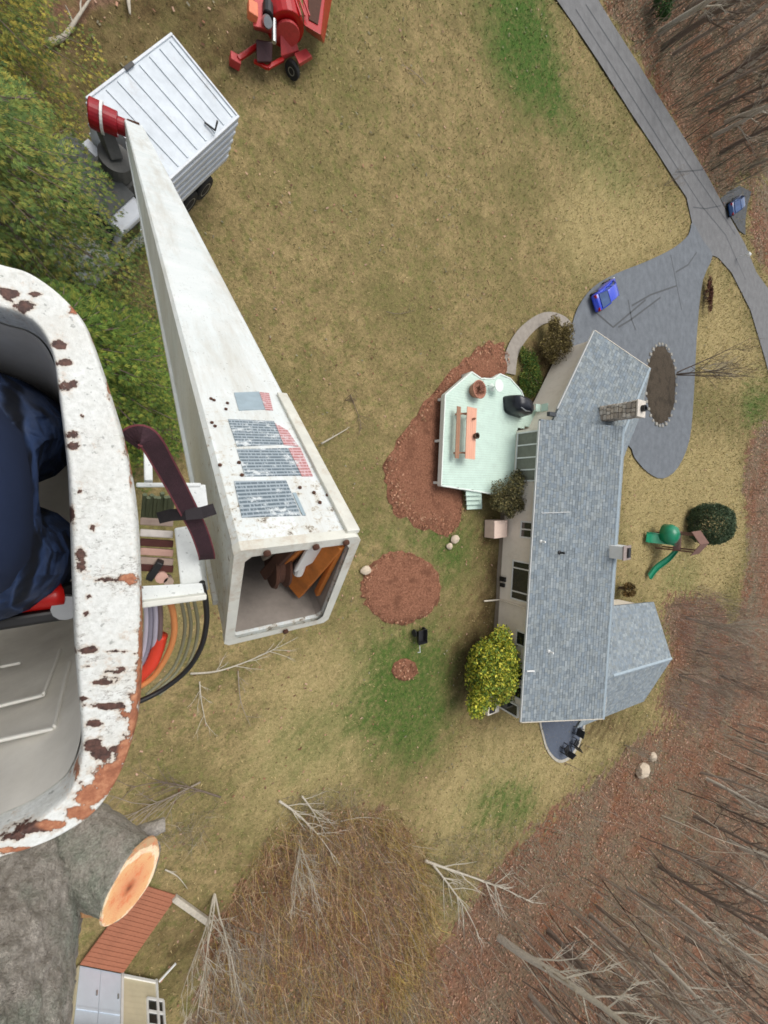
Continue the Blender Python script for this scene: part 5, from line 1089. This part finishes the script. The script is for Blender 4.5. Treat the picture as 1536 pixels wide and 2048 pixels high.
bark_tube('upper_trunk', [(sx, sy, 12.25), (sx, sy, 16.5), (sx-.02, sy-.02, 19.5)], [.365, .345, .31], 640, 260, .026, M_SPAR, spar, (30, 13))
fc = G(266, 1759, 15.9); sa = Vector((.62, -.12, .77)).normalized(); s0 = fc-sa*.30; fr_ = .115
tr_s = Vector((sx, sy, s0.z-.30)).lerp(s0, .2)
stub = bark_tube('limb_stub', [tr_s, s0, fc-sa*.12, fc], [.15, .145, .125, .118], 110, 90, .012, M_SPAR, spar, (8, 6))
e1 = sa.orthogonal().normalized(); e2 = sa.cross(e1)
k_ = NT('fresh_sawn_wood'); sv = k_.n('VectorMath', operation='LENGTH'); mp = k_.n('Mapping'); k_.l(k_.co(), mp.inputs[0]); off_ = fc-Vector((sx, sy, 0)); off_ = off_-sa.orthogonal().normalized()*.018; mp.inputs['Location'].default_value = (-off_.x, -off_.y, -off_.z); k_.l(mp.outputs[0], sv.inputs[0])
rad_ = sv.outputs['Value']; dis = k_.math('ADD', rad_, k_.math('MULTIPLY', k_.math('SUBTRACT', k_.noise(14, 5, .7), .5), .05))
rc = k_.ramp(k_.math('DIVIDE', dis, .122), [(0, S(140, 80, 52)), (.08, S(188, 116, 78)), (.22, S(226, 156, 112)), (.5, S(234, 172, 122)), (.78, S(240, 190, 134)), (.83, S(252, 232, 196)), (.97, S(246, 222, 184)), (1.0, S(200, 164, 124))])
wv = k_.n('TexWave', wave_type='RINGS', Scale=60.0, Distortion=6.0, Detail=3.0); k_.l(mp.outputs[0], wv.inputs['Vector']); wv.rings_direction = 'SPHERICAL'
rc = k_.mix(.12, rc, k_.mix(1.0, rc, k_.ramp(wv.outputs['Fac'], [(0, (.6, .5, .45, 1)), (1, (1.1, 1.1, 1.1, 1))]), 'MULTIPLY')); rc = k_.mix(k_.ramp(k_.noise(30, 6, .85), [(.5, BW[0]), (.66, (.8, .8, .8, 1))]), rc, S(226, 112, 66)); k_.col(rc); k_.b.inputs['Roughness'].default_value = .85; k_.bump(k_.noise(60, 4, .7), .5, .004)
m = MB(); lo = []
for rr in (1.0, .985, .8, .5, .2, .06, .02): lo.append([fc+sa*(.004 if rr < .99 else -.004)+(e1*math.cos(t_)+e2*math.sin(t_))*fr_*rr*(1.0+.07*math.sin(2*t_+1)+.05*math.sin(3*t_)+.02*math.sin(7*t_)) for t_ in np.linspace(0, 2*math.pi, 49)[:-1]])
m.loft(lo, False, True).build('sawn_face', k_.m, spar)
q0, q1 = G(250, 1680, 15.72), G(330, 1648, 15.72); bark_tube('small_stub', [G(150, 1700, 15.7), q0, q1], [.05, .035, .026], 40, 24, .005, M_SPAR, spar, (5, 8))
MB().tube([G(163, 1785, 15.85), G(166, 1830, 15.88), G(198, 1830, 15.86)], [.012, .01, .006], 6).build('snapped_twig', simple('tan_twig', S(170, 128, 88), .9, .2), spar)
# ------------------------------------------------------------------ shed with ramp at the bottom left
w0, w1 = G(158, 1925), G(313, 1956); sdv = (w1-w0).normalized(); sn = Vector((-sdv.y, sdv.x, 0)); sn = sn if sn.y > 0 else -sn; SL = (w1-w0).length
def SP(a, b, z): return Vector((w0.x, w0.y, 0))+sdv*a-sn*b+ZV*z
shed = thing('garden_shed', 'small tan garden shed with pale blue double doors', 'shed', SP(SL/2, 1.2, 0))
dw = (G(240, 1944)-w0).dot(sdv)
M_TAN = simple('tan_shed_siding', S(206, 196, 166), .75, .06, 3); M_DOOR = simple('pale_blue_door', S(206, 218, 230), .5, .04, 3)
MB().box8([SP(0, 0, .1), SP(SL, 0, .1), SP(SL, 2.6, .1), SP(0, 2.6, .1), SP(0, 0, 2.3), SP(SL, 0, 2.3), SP(SL, 2.6, 2.3), SP(0, 2.6, 2.3)]).build('wall', M_TAN, shed)
for i in range(10): z = .25+i*.2; MB().box8([SP(dw+.1, -.012, z), SP(SL-.08, -.012, z), SP(SL-.08, 0, z), SP(dw+.1, 0, z), SP(dw+.1, -.004, z+.19), SP(SL-.08, -.004, z+.19), SP(SL-.08, 0, z+.19), SP(dw+.1, 0, z+.19)]).build('board', M_TAN, shed)
for a0, a1 in ((.04, dw/2-.008), (dw/2+.008, dw-.02)):
    d_o = MB().box8([SP(a0, -.04, .15), SP(a1, -.04, .15), SP(a1, -.005, .15), SP(a0, -.005, .15), SP(a0, -.04, 2.05), SP(a1, -.04, 2.05), SP(a1, -.005, 2.05), SP(a0, -.005, 2.05)]).build('door', M_DOOR, shed, bevel=.01)
    hx = a1-.12; MB().box(SP(hx, -.06, 1.0), (.05, .03, .16), (sdv, sn, ZV)).build('handle', M_METAL, d_o); MB().bar(SP(a0+.02, -.05, 1.55), SP(a1-.02, -.05, 1.55), .02, .08).build('rail', M_DOOR, d_o)
for a in (dw+.05, SL-.04): MB().bar(SP(a, -.03, .1), SP(a, -.03, 2.3), .1, .05, up=sn).build('corner_trim', M_WHITE, shed)
MB().bar(SP(dw, -.03, .2), SP(SL, -.03, .2), .05, .1).build('base_trim', M_WHITE, shed)
wa0, wa1 = (G(262, 1990)-w0).dot(sdv)+.05, (G(292, 1995)-w0).dot(sdv)+.1
wf = MB(); 
for a in (wa0, wa1): wf.bar(SP(a, -.03, .85), SP(a, -.03, 1.75), .08, .05, up=sn)
for z in (.85, 1.3, 1.75): wf.bar(SP(wa0, -.03, z), SP(wa1, -.03, z), .05, .08)
wf = wf.build('window', M_WHITE, shed)
for z in (.9, 1.35): MB().box8([SP(wa0+.05, -.02, z), SP(wa1-.05, -.02, z), SP(wa1-.05, -.01, z), SP(wa0+.05, -.01, z), SP(wa0+.05, -.02, z+.38), SP(wa1-.05, -.02, z+.38), SP(wa1-.05, -.01, z+.38), SP(wa0+.05, -.01, z+.38)]).build('pane', M_GLASS, wf)
MB().box8([SP(-.15, -.25, 2.3), SP(SL+.15, -.25, 2.3), SP(SL+.15, 1.3, 3.1), SP(-.15, 1.3, 3.1), SP(-.15, -.25, 2.38), SP(SL+.15, -.25, 2.38), SP(SL+.15, 1.3, 3.18), SP(-.15, 1.3, 3.18)]).box8([SP(-.15, 1.3, 3.1), SP(SL+.15, 1.3, 3.1), SP(SL+.15, 2.85, 2.3), SP(-.15, 2.85, 2.3), SP(-.15, 1.3, 3.18), SP(SL+.15, 1.3, 3.18), SP(SL+.15, 2.85, 2.38), SP(-.15, 2.85, 2.38)]).build('roof', M_UNDER, shed)
MB().bar(SP(SL+.05, -.06, .2), SP(SL+.3, -.7, .12), .06, .06).build('downspout', M_WHITE, shed)
ramp = thing('shed_ramp', 'reddish brown plank ramp leading up to the shed doors', 'ramp', SP(dw/2, -1.4, 0))
M_RAMP = simple('red_brown_stain', S(158, 100, 74), .8, .15, 5, stretch=(1, 1, 1)); proto = None
RL = 2.75; NP = 19; p0c = None
for i in range(NP):
    f_ = (i+.5)/NP; c = SP(dw/2, -.08-RL*f_, .16-.13*f_)
    if proto is None: proto = MB().box(c, (dw+.05, RL/NP-.012, .04), (sdv, sn, ZV)).build('plank', M_RAMP, ramp); o = proto; p0c = c
    else: o = proto.copy(); COL.objects.link(o); o.parent = ramp; o.location = c-p0c
    o.location = o.location+Vector((0, 0, random.uniform(-.003, .003)))
for a in (.05, dw-.05): MB().bar(SP(a, -.08, .08), SP(a, -.08-RL, -.02), .06, .1).build('stringer', M_CEDARD, ramp)
tb = MB(); ta_, tb2 = G(348, 1792), G(418, 1842); o = tb.bar(ta_+ZV*.08, tb2+ZV*.08, .22, .2).build('border_timber', M_BARKL, bevel=.03); tag(o, 'grey weathered border timber lying at the ramp corner', 'timber')
# ------------------------------------------------------------------ bare trees, limbs, brush
def branchy(h, r, seed, first=.35, nb=16, blen=.32, ang0=(35, 62), twig=5, lev=2, sag=0.0, multi=1):
    rd = random.Random(seed); tk, br_ = MB(), MB()
    def grow(m, p, d, L, r_, n, level):
        pts = [p]; dd = d.copy()
        for i in range(n):
            dd = (dd+Vector((rd.uniform(-1, 1), rd.uniform(-1, 1), rd.uniform(-.5, .9)-sag))*(.10 if level == 0 else .16)).normalized(); pts.append(pts[-1]+dd*(L/n))
        m.tube(pts, [r_*(1-.85*i/n) for i in range(n+1)], 7 if level == 0 else (4 if level == 1 else 3), False); return pts
    for s_ in range(multi):
        d0 = Vector((0, 0, 1)) if multi == 1 else Vector((rd.uniform(-.6, .6), rd.uniform(-.6, .6), 1)).normalized()
        tp = grow(tk, Vector((0, 0, -.1)), d0, h*rd.uniform(.8, 1), r*(1 if multi == 1 else .7), 9, 0)
        for k in range(nb):
            f_ = first+(1-first)*(k+rd.random())/nb; x = f_*9; i = min(int(x), 8); p = tp[i].lerp(tp[i+1], x-i); a = rd.uniform(0, 6.28); an = R(rd.uniform(*ang0)); d = Vector((math.cos(a)*math.sin(an), math.sin(a)*math.sin(an), math.cos(an)))
            L = h*blen*(1.15-f_*.75)*rd.uniform(.6, 1.15); bp = grow(br_, p, d, L, r*.32*(1.1-f_*.7), 4, 1)
            for j in range(twig):
                q = bp[rd.randint(1, 3)].lerp(bp[4], rd.random()*.5); d2 = (d+Vector((rd.uniform(-1, 1), rd.uniform(-1, 1), rd.uniform(-.3, .7)))*.8).normalized(); tp2 = grow(br_, q, d2, L*rd.uniform(.25, .5), r*.10, 3, 2)
                if lev > 2:
                    for w in range(2): grow(br_, tp2[rd.randint(1, 2)], (d2+Vector((rd.uniform(-1, 1), rd.uniform(-1, 1), rd.uniform(-.3, .6)))*.8).normalized(), L*.2, r*.06, 2, 2)
    return tk, br_
protos = []
def tree_proto(name, args, mt):
    tk, br_ = branchy(**args); e = bpy.data.objects.new(name, None); e.empty_display_size = .3; COL.objects.link(e)
    tk.build('trunk', mt, e, smooth=True); br_.build('crown', mt, e, smooth=False, recalc=False); e['category'] = 'tree'; return [e, False]
def place(pr, loc_, label, group, lean=(0, 0), rot=0, sc=1.0, cat='tree'):
    o = pr[0] if not pr[1] else copy_tree(pr[0]); pr[1] = True
    o.location = (loc_.x, loc_.y, 0); o.rotation_euler = (lean[0], lean[1], rot); o.rotation_mode = 'XYZ'
    o.rotation_euler = (Matrix.Rotation(lean[0], 3, 'X') @ Matrix.Rotation(lean[1], 3, 'Y') @ Matrix.Rotation(rot, 3, 'Z')).to_euler(); o.scale = (sc,)*3
    o['label'] = label; o['category'] = cat; o['group'] = group; return o
FT = [tree_proto('bare_tree', dict(h=15+i % 3, r=.19+.04*(i % 3), seed=20+i, first=.12, nb=26, blen=.22, twig=7, lev=3), [M_BARK, M_BARKD, M_BARKL][i % 3]) for i in range(6)]
low = [(1326, 1690), (1316, 1731), (1413, 1557), (1402, 1545), (1388, 1632), (1478, 1695), (1255, 1775), (1372, 1875), (1300, 1905), (1232, 1945), (1425, 1800), (1486, 1850), (1502, 1935), (1150, 1965), (1335, 1985), (1440, 1975), (1470, 1590), (1510, 1500), (1180, 1830), (1095, 1862), (998, 1876), (1060, 1990), (1395, 1720), (1450, 1760), (1280, 2040), (1530, 1790), (1350, 1800), (1545, 1640), (1545, 1960), (1400, 2040), (1215, 1880), (1128, 1905), (1470, 1905), (1510, 1845), (1500, 2030), (1200, 2030), (1345, 1930), (1405, 1925), (1455, 1680), (1515, 1595), (1435, 1610)]
ORD = ['first', 'second', 'third', 'fourth', 'fifth', 'sixth', 'seventh', 'eighth', 'ninth', 'tenth', 'eleventh', 'twelfth', 'thirteenth', 'fourteenth', 'fifteenth', 'sixteenth', 'seventeenth', 'eighteenth', 'nineteenth', 'twentieth', 'twenty-first', 'twenty-second', 'twenty-third', 'twenty-fourth']
row_ = lambda y: 0 if y < 1720 else (1 if y < 1890 else 2); tone_ = ['grey brown', 'dark brown', 'pale grey']
for i, (x, y) in enumerate(low):
    r_ = row_(y); k = sorted([p for p in low if row_(p[1]) == r_]).index((x, y))
    p = G(x, y); place(FT[i % 6], p, '%s bare tree, %s from the left in the %s row of the lower wood' % (tone_[i % 3], ORD[k], ('upper', 'middle', 'bottom')[r_]), 'bare trees in the lower wood', (R(random.uniform(-10, -5)), R(random.uniform(-2, 4))), random.uniform(0, 6.28), random.uniform(.75, 1.1))
upr = [(1317, 66), (1325, 95), (1412, 190), (1426, 272), (1440, 306), (1402, 120), (1458, 66), (1482, 222), (1500, 335), (1450, 245), (1520, 150), (1370, 20), (1525, 290), (1435, 160), (1545, 60), (1400, 40), (1490, 120), (1510, 240), (1470, 150), (1420, 225), (1345, 110)]
for i, (x, y) in enumerate(upr):
    p = G(x, y); place(FT[(i*5+2) % 6], p, '%s bare tree, %s from the top in the wood across the road' % (tone_[((i*5+2) % 6) % 3], ORD[sorted(upr, key=lambda q: q[1]).index((x, y))]), 'bare trees across the road', (R(random.uniform(4, 9)), R(random.uniform(-2, 4))), random.uniform(0, 6.28), random.uniform(.75, 1.1))
ST = [tree_proto('bare_shrub', dict(h=3.2, r=.05, seed=60+i, first=.2, nb=9, blen=.5, twig=6, multi=4, ang0=(20, 50), lev=3), [M_BARKD, M_BARK, M_BARKL][i]) for i in range(3)]
sh = [((1352, 748), 0, 2.1, 'dark bare small tree at the edge of the oval driveway bed', None), ((1372, 1235), 1, 1.9, 'bare twiggy shrub behind the rear wing, topmost of the clump', 'leafless shrubs behind the rear wing'), ((1395, 1300), 1, 2.0, 'bare twiggy shrub behind the rear wing, middle of the clump', 'leafless shrubs behind the rear wing'), ((1420, 1255), 2, 2.0, 'bare twiggy shrub behind the rear wing, farthest right of the clump', 'leafless shrubs behind the rear wing'), ((1360, 1350), 1, 1.8, 'bare twiggy shrub behind the rear wing, lower left of the clump', 'leafless shrubs behind the rear wing'), ((1440, 1350), 0, 2.0, 'bare twiggy shrub behind the rear wing, lowest right of the clump', 'leafless shrubs behind the rear wing'),
      ((1400, 735), 2, 1.2, 'pale bare shrub on the grass right of the driveway', None), ((1330, 370), 1, .6, 'small brown bare shrub at the driveway mouth', None), ((600, 1680), 2, 1.0, 'pale bare shrub at the top of the brush thicket', None), ((430, 1790), 2, 1.25, 'tall pale bare shrub left of the brush thicket', None), ((455, 1850), 1, 1.2, 'grey bare shrub below the tall pale one', None), ((690, 800), 0, .35, 'tiny dark sapling on the lawn right of the boom', None), ((1250, 1490), 1, .9, 'small bare shrub at the corner of the wood beyond the patio', None)]
for (x, y), k, sc, lb, gp_ in sh:
    o = place(ST[k], G(x, y), lb, gp_ or 'leafless shrubs', (0, 0), random.uniform(0, 6.28), sc, 'shrub')
# cut limbs lying about
def limb(px, z, r, label, side=10, mt=M_BARKL, spread=1.3):
    P = [G(x, y)+ZV*(z+random.uniform(-.03, .06)) for x, y in px]; P = [Vector(p) for p in smooth_open([tuple(p) for p in P], 4)]; t = thing('fallen_limb', label, 'branch', (P[0].x, P[0].y, 0), 'cut limbs on the grass'); n = len(P)
    MB().tube(P, [r*(1-.75*i/(n-1)) for i in range(n)], 7).build('main_limb', mt, t, smooth=True); m = MB()
    for k in range(side):
        i = random.randint(n//5, n-2); d = (P[i+1]-P[i]).normalized(); a = random.uniform(-.9, .9); d2 = Vector((d.x*math.cos(a)-d.y*math.sin(a), d.x*math.sin(a)+d.y*math.cos(a), random.uniform(-.05, .35))).normalized(); L = spread*random.uniform(.5, 1.3); q = [P[i]]
        for j in range(3): d2 = (d2+Vector((random.uniform(-.2, .2), random.uniform(-.2, .2), random.uniform(-.08, .08)))).normalized(); q.append(q[-1]+d2*L/3); q[-1].z = max(q[-1].z, .03)
        m.tube(q, [r*.4, r*.3, r*.2, r*.08], 4, False)
        for w in range(3): e = q[random.randint(1, 2)]; m.tube([e, e+(d2+Vector((random.uniform(-.8, .8), random.uniform(-.8, .8), random.uniform(0, .4)))).normalized()*L*.4], [r*.18, r*.05], 3, False)
    if side: m.build('side_twigs', mt, t, recalc=False, kind='stuff')
    return t
limb([(845, 1715), (880, 1728), (930, 1745), (1000, 1770), (1060, 1800)], .25, .09, 'pale limb fanning right from the edge of the brush thicket', 18, M_BARKL, 2.2)
limb([(860, 1722), (890, 1760), (925, 1810), (950, 1860)], .25, .07, 'pale limb forking downward beside the brush thicket', 14, M_BARKL, 2.0)
limb([(555, 1595), (590, 1620), (630, 1660), (660, 1700)], .25, .06, 'grey limb lying above the brush thicket', 12, M_BARKL, 1.4); limb([(600, 1585), (625, 1620), (650, 1668)], .25, .045, 'thin grey limb right beside the limb above the thicket', 8, M_BARKL, 1.2)
limb([(380, 1345), (430, 1340), (480, 1325), (530, 1305), (552, 1294)], .12, .045, 'pale limb on the grass just below the boom end', 10, M_BARKL, 1.0); limb([(398, 1360), (402, 1400), (412, 1450)], .1, .03, 'thin pale limb running down from the limb below the boom', 6, M_BARKL, .8); limb([(475, 1340), (480, 1400), (500, 1450)], .1, .025, 'thin grey limb trailing below the boom end', 6, M_BARK, .8)
limb([(640, 888), (668, 872), (692, 858)], .15, .05, 'short pale stick sticking out beside the boom plates', 2, M_BARKL, .4); limb([(98, 95), (128, 80), (155, 45), (185, 0)], .12, .10, 'grey limb across the leaf patch above the truck', 3, M_BARKL, .8); limb([(254, -30), (256, 0), (260, 38)], .12, .12, 'thick grey log end above the truck roof', 0, M_BARKL, .5)
limb([(400, 1560), (340, 1590), (290, 1610), (240, 1640)], .15, .04, 'bare brush limb below the bucket corner', 14, M_BARK, 1.8); limb([(440, 1590), (380, 1570), (320, 1560), (260, 1570)], .15, .04, 'grey brush limb stretching toward the bucket corner', 14, M_BARKD, 1.8)
limb([(330, 1735), (355, 1750), (375, 1775)], .1, .03, 'short pale curved stick beside the sawn limb', 2, M_BARKL, .4); limb([(430, 1895), (465, 1893), (500, 1890)], .15, .04, 'pale straight stick below the bare shrubs', 2, M_BARKL, .5); limb([(700, 790), (715, 830), (722, 860)], .06, .025, 'dark twig on the lawn right of the boom', 6, M_BARKD, .6); limb([(770, 625), (800, 628), (830, 620)], .06, .02, 'thin dark twig in the middle of the lawn', 5, M_BARKD, .5)
limb([(680, 1640), (720, 1632), (760, 1635)], .1, .03, 'straw coloured stick on top of the thicket', 3, M_BARKL, .5); limb([(1170, 1490), (1200, 1500)], .04, .02, 'first dark twig beside the patio', 2, M_BARKD, .4); limb([(1130, 1525), (1180, 1550)], .04, .02, 'second dark twig below the patio tip', 2, M_BARKD, .4)
limb([(850, 170), (830, 150), (800, 130)], .04, .02, 'faint grey twig near the chipper', 4, M_BARK, .6)
# uncountable undergrowth
def stems(name, n, polys, hmin, hmax, wid, pal, label, cat, lean=.5):
    P = []
    while sum(len(p) for p in P) < n:
        r = 14+100*rng.random(n*3); a = rng.uniform(-1.62, 1.3, n*3); x, y = r*np.cos(a), r*np.sin(a); h = np.zeros(n*3, bool)
        for q in polys: h |= in_poly(x, y, q)
        h &= rng.random(n*3) < np.clip(30/r, .1, 1); P.append(np.stack([x[h], y[h]], -1))
    P = np.concatenate(P)[:n]; hgt = rng.uniform(hmin, hmax, (n, 1)); d = np.concatenate([rng.normal(0, lean, (n, 2)), np.ones((n, 1))], 1); d /= np.linalg.norm(d, axis=1)[:, None]
    b = np.concatenate([P, np.full((n, 1), -.06)], 1); md = b+d*hgt*.5+rng.normal(0, .06, (n, 3))*hgt; d2 = d+np.concatenate([rng.normal(0, .4, (n, 2)), rng.normal(-.2, .3, (n, 1))], 1); tp = md+d2*hgt*.5
    th = rng.uniform(0, np.pi, n); wv_ = np.stack([np.cos(th), np.sin(th), np.zeros(n)], -1)*(wid*(0.6+np.hypot(P[:, 0], P[:, 1])*.018)*rng.uniform(.5, 1.4, n))[:, None]
    V_ = np.concatenate([np.stack([b-wv_, b+wv_, md+wv_*.7, md-wv_*.7], 1), np.stack([md-wv_*.7, md+wv_*.7, tp+wv_*.2, tp-wv_*.2], 1)]).reshape(-1, 3)
    c = np.array([q[:3] for q in pal])[rng.integers(0, len(pal), n)]*rng.uniform(.7, 1.2, (n, 1)); o = raw_mesh(name, V_, 4, attr_mat(name+'_stems'), np.repeat(np.concatenate([c, c]), 4, 0), kind='stuff'); return tag(o, label, cat)
THK2 = pixpoly([(400, 2060), (420, 1880), (490, 1740), (560, 1640), (660, 1610), (790, 1620), (850, 1690), (880, 1800), (870, 1940), (900, 2060)])
THK = pixpoly([(420, 2060), (450, 1900), (500, 1780), (560, 1690), (650, 1645), (760, 1640), (825, 1700), (845, 1800), (840, 1930), (800, 2060)])
stems('brush_thicket', 10000, [THK, THK2], .3, 1.7, .010, [S(160, 124, 92), S(178, 146, 112), S(136, 106, 80), S(182, 156, 84), S(166, 144, 84), S(196, 174, 140), S(134, 124, 84)], 'dense reddish brown thicket of dead stems at the bottom', 'brush', .7)
stems('yellow_grass_edge', 1300, [pixpoly([(730, 1650), (780, 1660), (850, 1740), (868, 1820), (850, 1930), (800, 2040), (780, 1960), (835, 1840), (825, 1740)])], .3, .8, .014, [S(184, 160, 94), S(196, 172, 110), S(160, 142, 84)], 'tall yellowish dead grass along the thicket edge', 'grass', .5)
stems('woodland_undergrowth', 8000, [Z['litter'][0]], .3, 2.6, .012, [S(150, 138, 124), S(124, 108, 98), S(176, 166, 150), S(106, 92, 86), S(140, 136, 112)], 'thin bare saplings and brambles through the lower wood', 'undergrowth', .25)
stems('roadside_undergrowth', 4500, [Z['litter'][1]], .5, 3.6, .014, [S(120, 120, 100), S(142, 136, 114), S(98, 98, 84), S(134, 118, 102)], 'thin grey saplings through the wood across the road', 'undergrowth', .25)
stems('cut_brush', 2200, [pixpoly([(200, 1570), (330, 1540), (420, 1330), (520, 1290), (560, 1330), (500, 1500), (440, 1600), (400, 1700), (260, 1680)]), pixpoly([(560, 1600), (700, 1560), (760, 1640), (600, 1680)]), pixpoly([(850, 1680), (1080, 1640), (1040, 1800), (900, 1860)])], .3, 1.2, .008, [S(128, 118, 102), S(108, 96, 84), S(158, 148, 128)], 'scattered grey cut twigs lying on the grass', 'twigs', 1.6)
stems('sapling_stand', 420, [pixpoly([(1000, 1880), (1100, 1800), (1250, 1700), (1330, 1620), (1400, 1480), (1560, 1400), (1700, 2200), (1000, 2200)])], 4, 11, .035, [S(150, 140, 126), S(120, 106, 94), S(178, 168, 150), S(96, 82, 72)], 'stand of thin leafless saplings between the larger trunks of the lower wood', 'saplings', .10)
stems('roadside_saplings', 160, [Z['litter'][1]], 4, 9, .03, [S(130, 124, 106), S(104, 98, 84), S(150, 142, 122)], 'thin leafless saplings between the trunks across the road', 'saplings', .10)
stems('wing_twig_haze', 2600, [pixpoly([(1330, 1210), (1400, 1170), (1480, 1200), (1500, 1330), (1450, 1430), (1350, 1440), (1320, 1400), (1355, 1310)])], .8, 4.2, .007, [S(150, 138, 128), S(128, 112, 104), S(170, 158, 144), S(112, 98, 94)], 'hazy mass of fine bare twigs beside the rear wing', 'twigs', .4)
# ------------------------------------------------------------------ small things
v = G(1300, 1082); PSK = 1.3; ps = thing('playset', 'green slide and brown wooden play tower on the rear lawn', 'playset', (v.x, v.y, 0)); M_PGRN = simple('green_plastic', S(30, 132, 96), .3, .15, 3); M_PWD = simple('brown_play_wood', S(116, 84, 72), .8, .15, 4)
o = Vector((v.x+1.6, v.y, 0))
for sx_ in (-.6, .6):
    for sy_ in (-.6, .6): MB().box(o+Vector((sx_, sy_, 1.3)), (.1, .1, 2.6)).build('post', M_PWD, ps)
for k in range(6): MB().box(o+Vector((0, -.6+.24*k, 1.3)), (1.3, .22, .05)).build('floor_board', M_PWD, ps)
for sg in (-1, 1): MB().box8([o+Vector((-.8, 0, 3.1)), o+Vector((.8, 0, 3.1)), o+Vector((.8, .85*sg, 2.5)), o+Vector((-.8, .85*sg, 2.5)), o+Vector((-.8, 0, 3.15)), o+Vector((.8, 0, 3.15)), o+Vector((.8, .85*sg, 2.55)), o+Vector((-.8, .85*sg, 2.55))]).build('roof_panel', M_PWD, ps)
def slide(pts, w, name):
    P = [Vector(p) for p in smooth_open([tuple(p) for p in pts], 5)]; lo = []
    for i, p in enumerate(P):
        t = (P[min(i+1, len(P)-1)]-P[max(i-1, 0)]).normalized(); s_ = t.cross(ZV).normalized()
        lo.append([p-s_*w/2+ZV*.16, p-s_*w/2, p+s_*w/2, p+s_*w/2+ZV*.16, p+s_*(w/2-.04)+ZV*.16, p+s_*(w/2-.05)+ZV*.04, p-s_*(w/2-.05)+ZV*.04, p-s_*(w/2-.04)+ZV*.16])
    MB().loft(lo).build(name, M_PGRN, ps, smooth=False)
slide([o+Vector((-.65, .1, 1.35)), o+Vector((-1.2, .2, 1.1)), o+Vector((-2.0, .3, .4)), o+Vector((-2.7, .4, .2))], .75, 'slide'); slide([o+Vector((-.3, -.65, 1.3)), o+Vector((-.6, -1.3, .9)), o+Vector((-1.3, -2.0, .35)), o+Vector((-2.0, -2.6, .2))], .55, 'slide')
m = MB(); lo = []
for zz, rr in ((1.3, .75), (1.9, .75), (2.2, .6), (2.4, .25)): lo.append([o+Vector((-1.0+rr*math.cos(t_), .55+rr*math.sin(t_), zz-.6)) for t_ in np.linspace(0, 2*math.pi, 13)[:-1]])
m.loft(lo).build('tube_entrance', M_PGRN, ps, smooth=True)
ps.scale = (1.35, 1.35, 1.2)
v = G(834, 1268); ct = thing('garden_cart', 'small black garden cart on the lawn below the round mulch bed', 'cart', (v.x, v.y, 0)); 
MB().loft([[v+Vector((x*s_, y*s_, z)) for x, y in ((-.32, -.42), (.32, -.42), (.32, .42), (-.32, .42))] for s_, z in ((.75, .28), (1.0, .58), (.95, .58), (.7, .32))]).build('tray', M_BLACK, ct)
for sx_ in (-1, 1): MB().ring([(.08, -.04), (.2, -.04), (.22, 0), (.2, .04), (.08, .04)], v+Vector((.36*sx_, .2, .21)), 16, (Vector((0, 1, 0)), ZV, Vector((1, 0, 0)))).build('wheel', M_TYRE, ct)
MB().tube([v+Vector((-.1, -.4, .35)), v+Vector((-.35, -.75, .75)), v+Vector((-.55, -.7, .78))], .025, 6).build('handle', simple('grey_handle', S(190, 192, 194), .4), ct)
M_RK = simple('pale_rock', S(198, 182, 160), .95, .15, 5, bump=.4)
for i, (x, y, s_, lb) in enumerate(((908, 1078, .28, 'pale rock at the lower tip of the kidney shaped bed'), (898, 1092, .2, 'small tan rock just below the tip of the kidney shaped bed'), (730, 1140, .25, 'pale rock on the left rim of the round mulch bed'), (1280, 1538, .8, 'pale boulder at the corner where lawn meets wood'), (1302, 1512, .5, 'smaller pale boulder at the lawn and wood corner'))):
    v = G(x, y); bm = bmesh.new(); bmesh.ops.create_icosphere(bm, subdivisions=2, radius=s_)
    for q in bm.verts: q.co = Vector((q.co.x*random.uniform(.85, 1.15)*1.2, q.co.y*random.uniform(.85, 1.15), q.co.z*random.uniform(.6, .8)))
    me = bpy.data.meshes.new('rock'); bm.to_mesh(me); bm.free(); o = finish('rock', me, M_RK); o.location = (v.x, v.y, s_*.3); tag(o, lb, 'rock', 'pale rocks')
v = G(1472, 517); mbx = thing('mailbox', 'white mailbox on a post at the roadside', 'mailbox', (v.x, v.y, 0)); MB().box(v+ZV*.5, (.12, .12, 1.0)).build('post', M_WHITE, mbx); MB().tube([v+Vector((-.35, 0, 1.15)), v+Vector((.35, 0, 1.15))], .2, 12).build('box', M_WHITE, mbx)
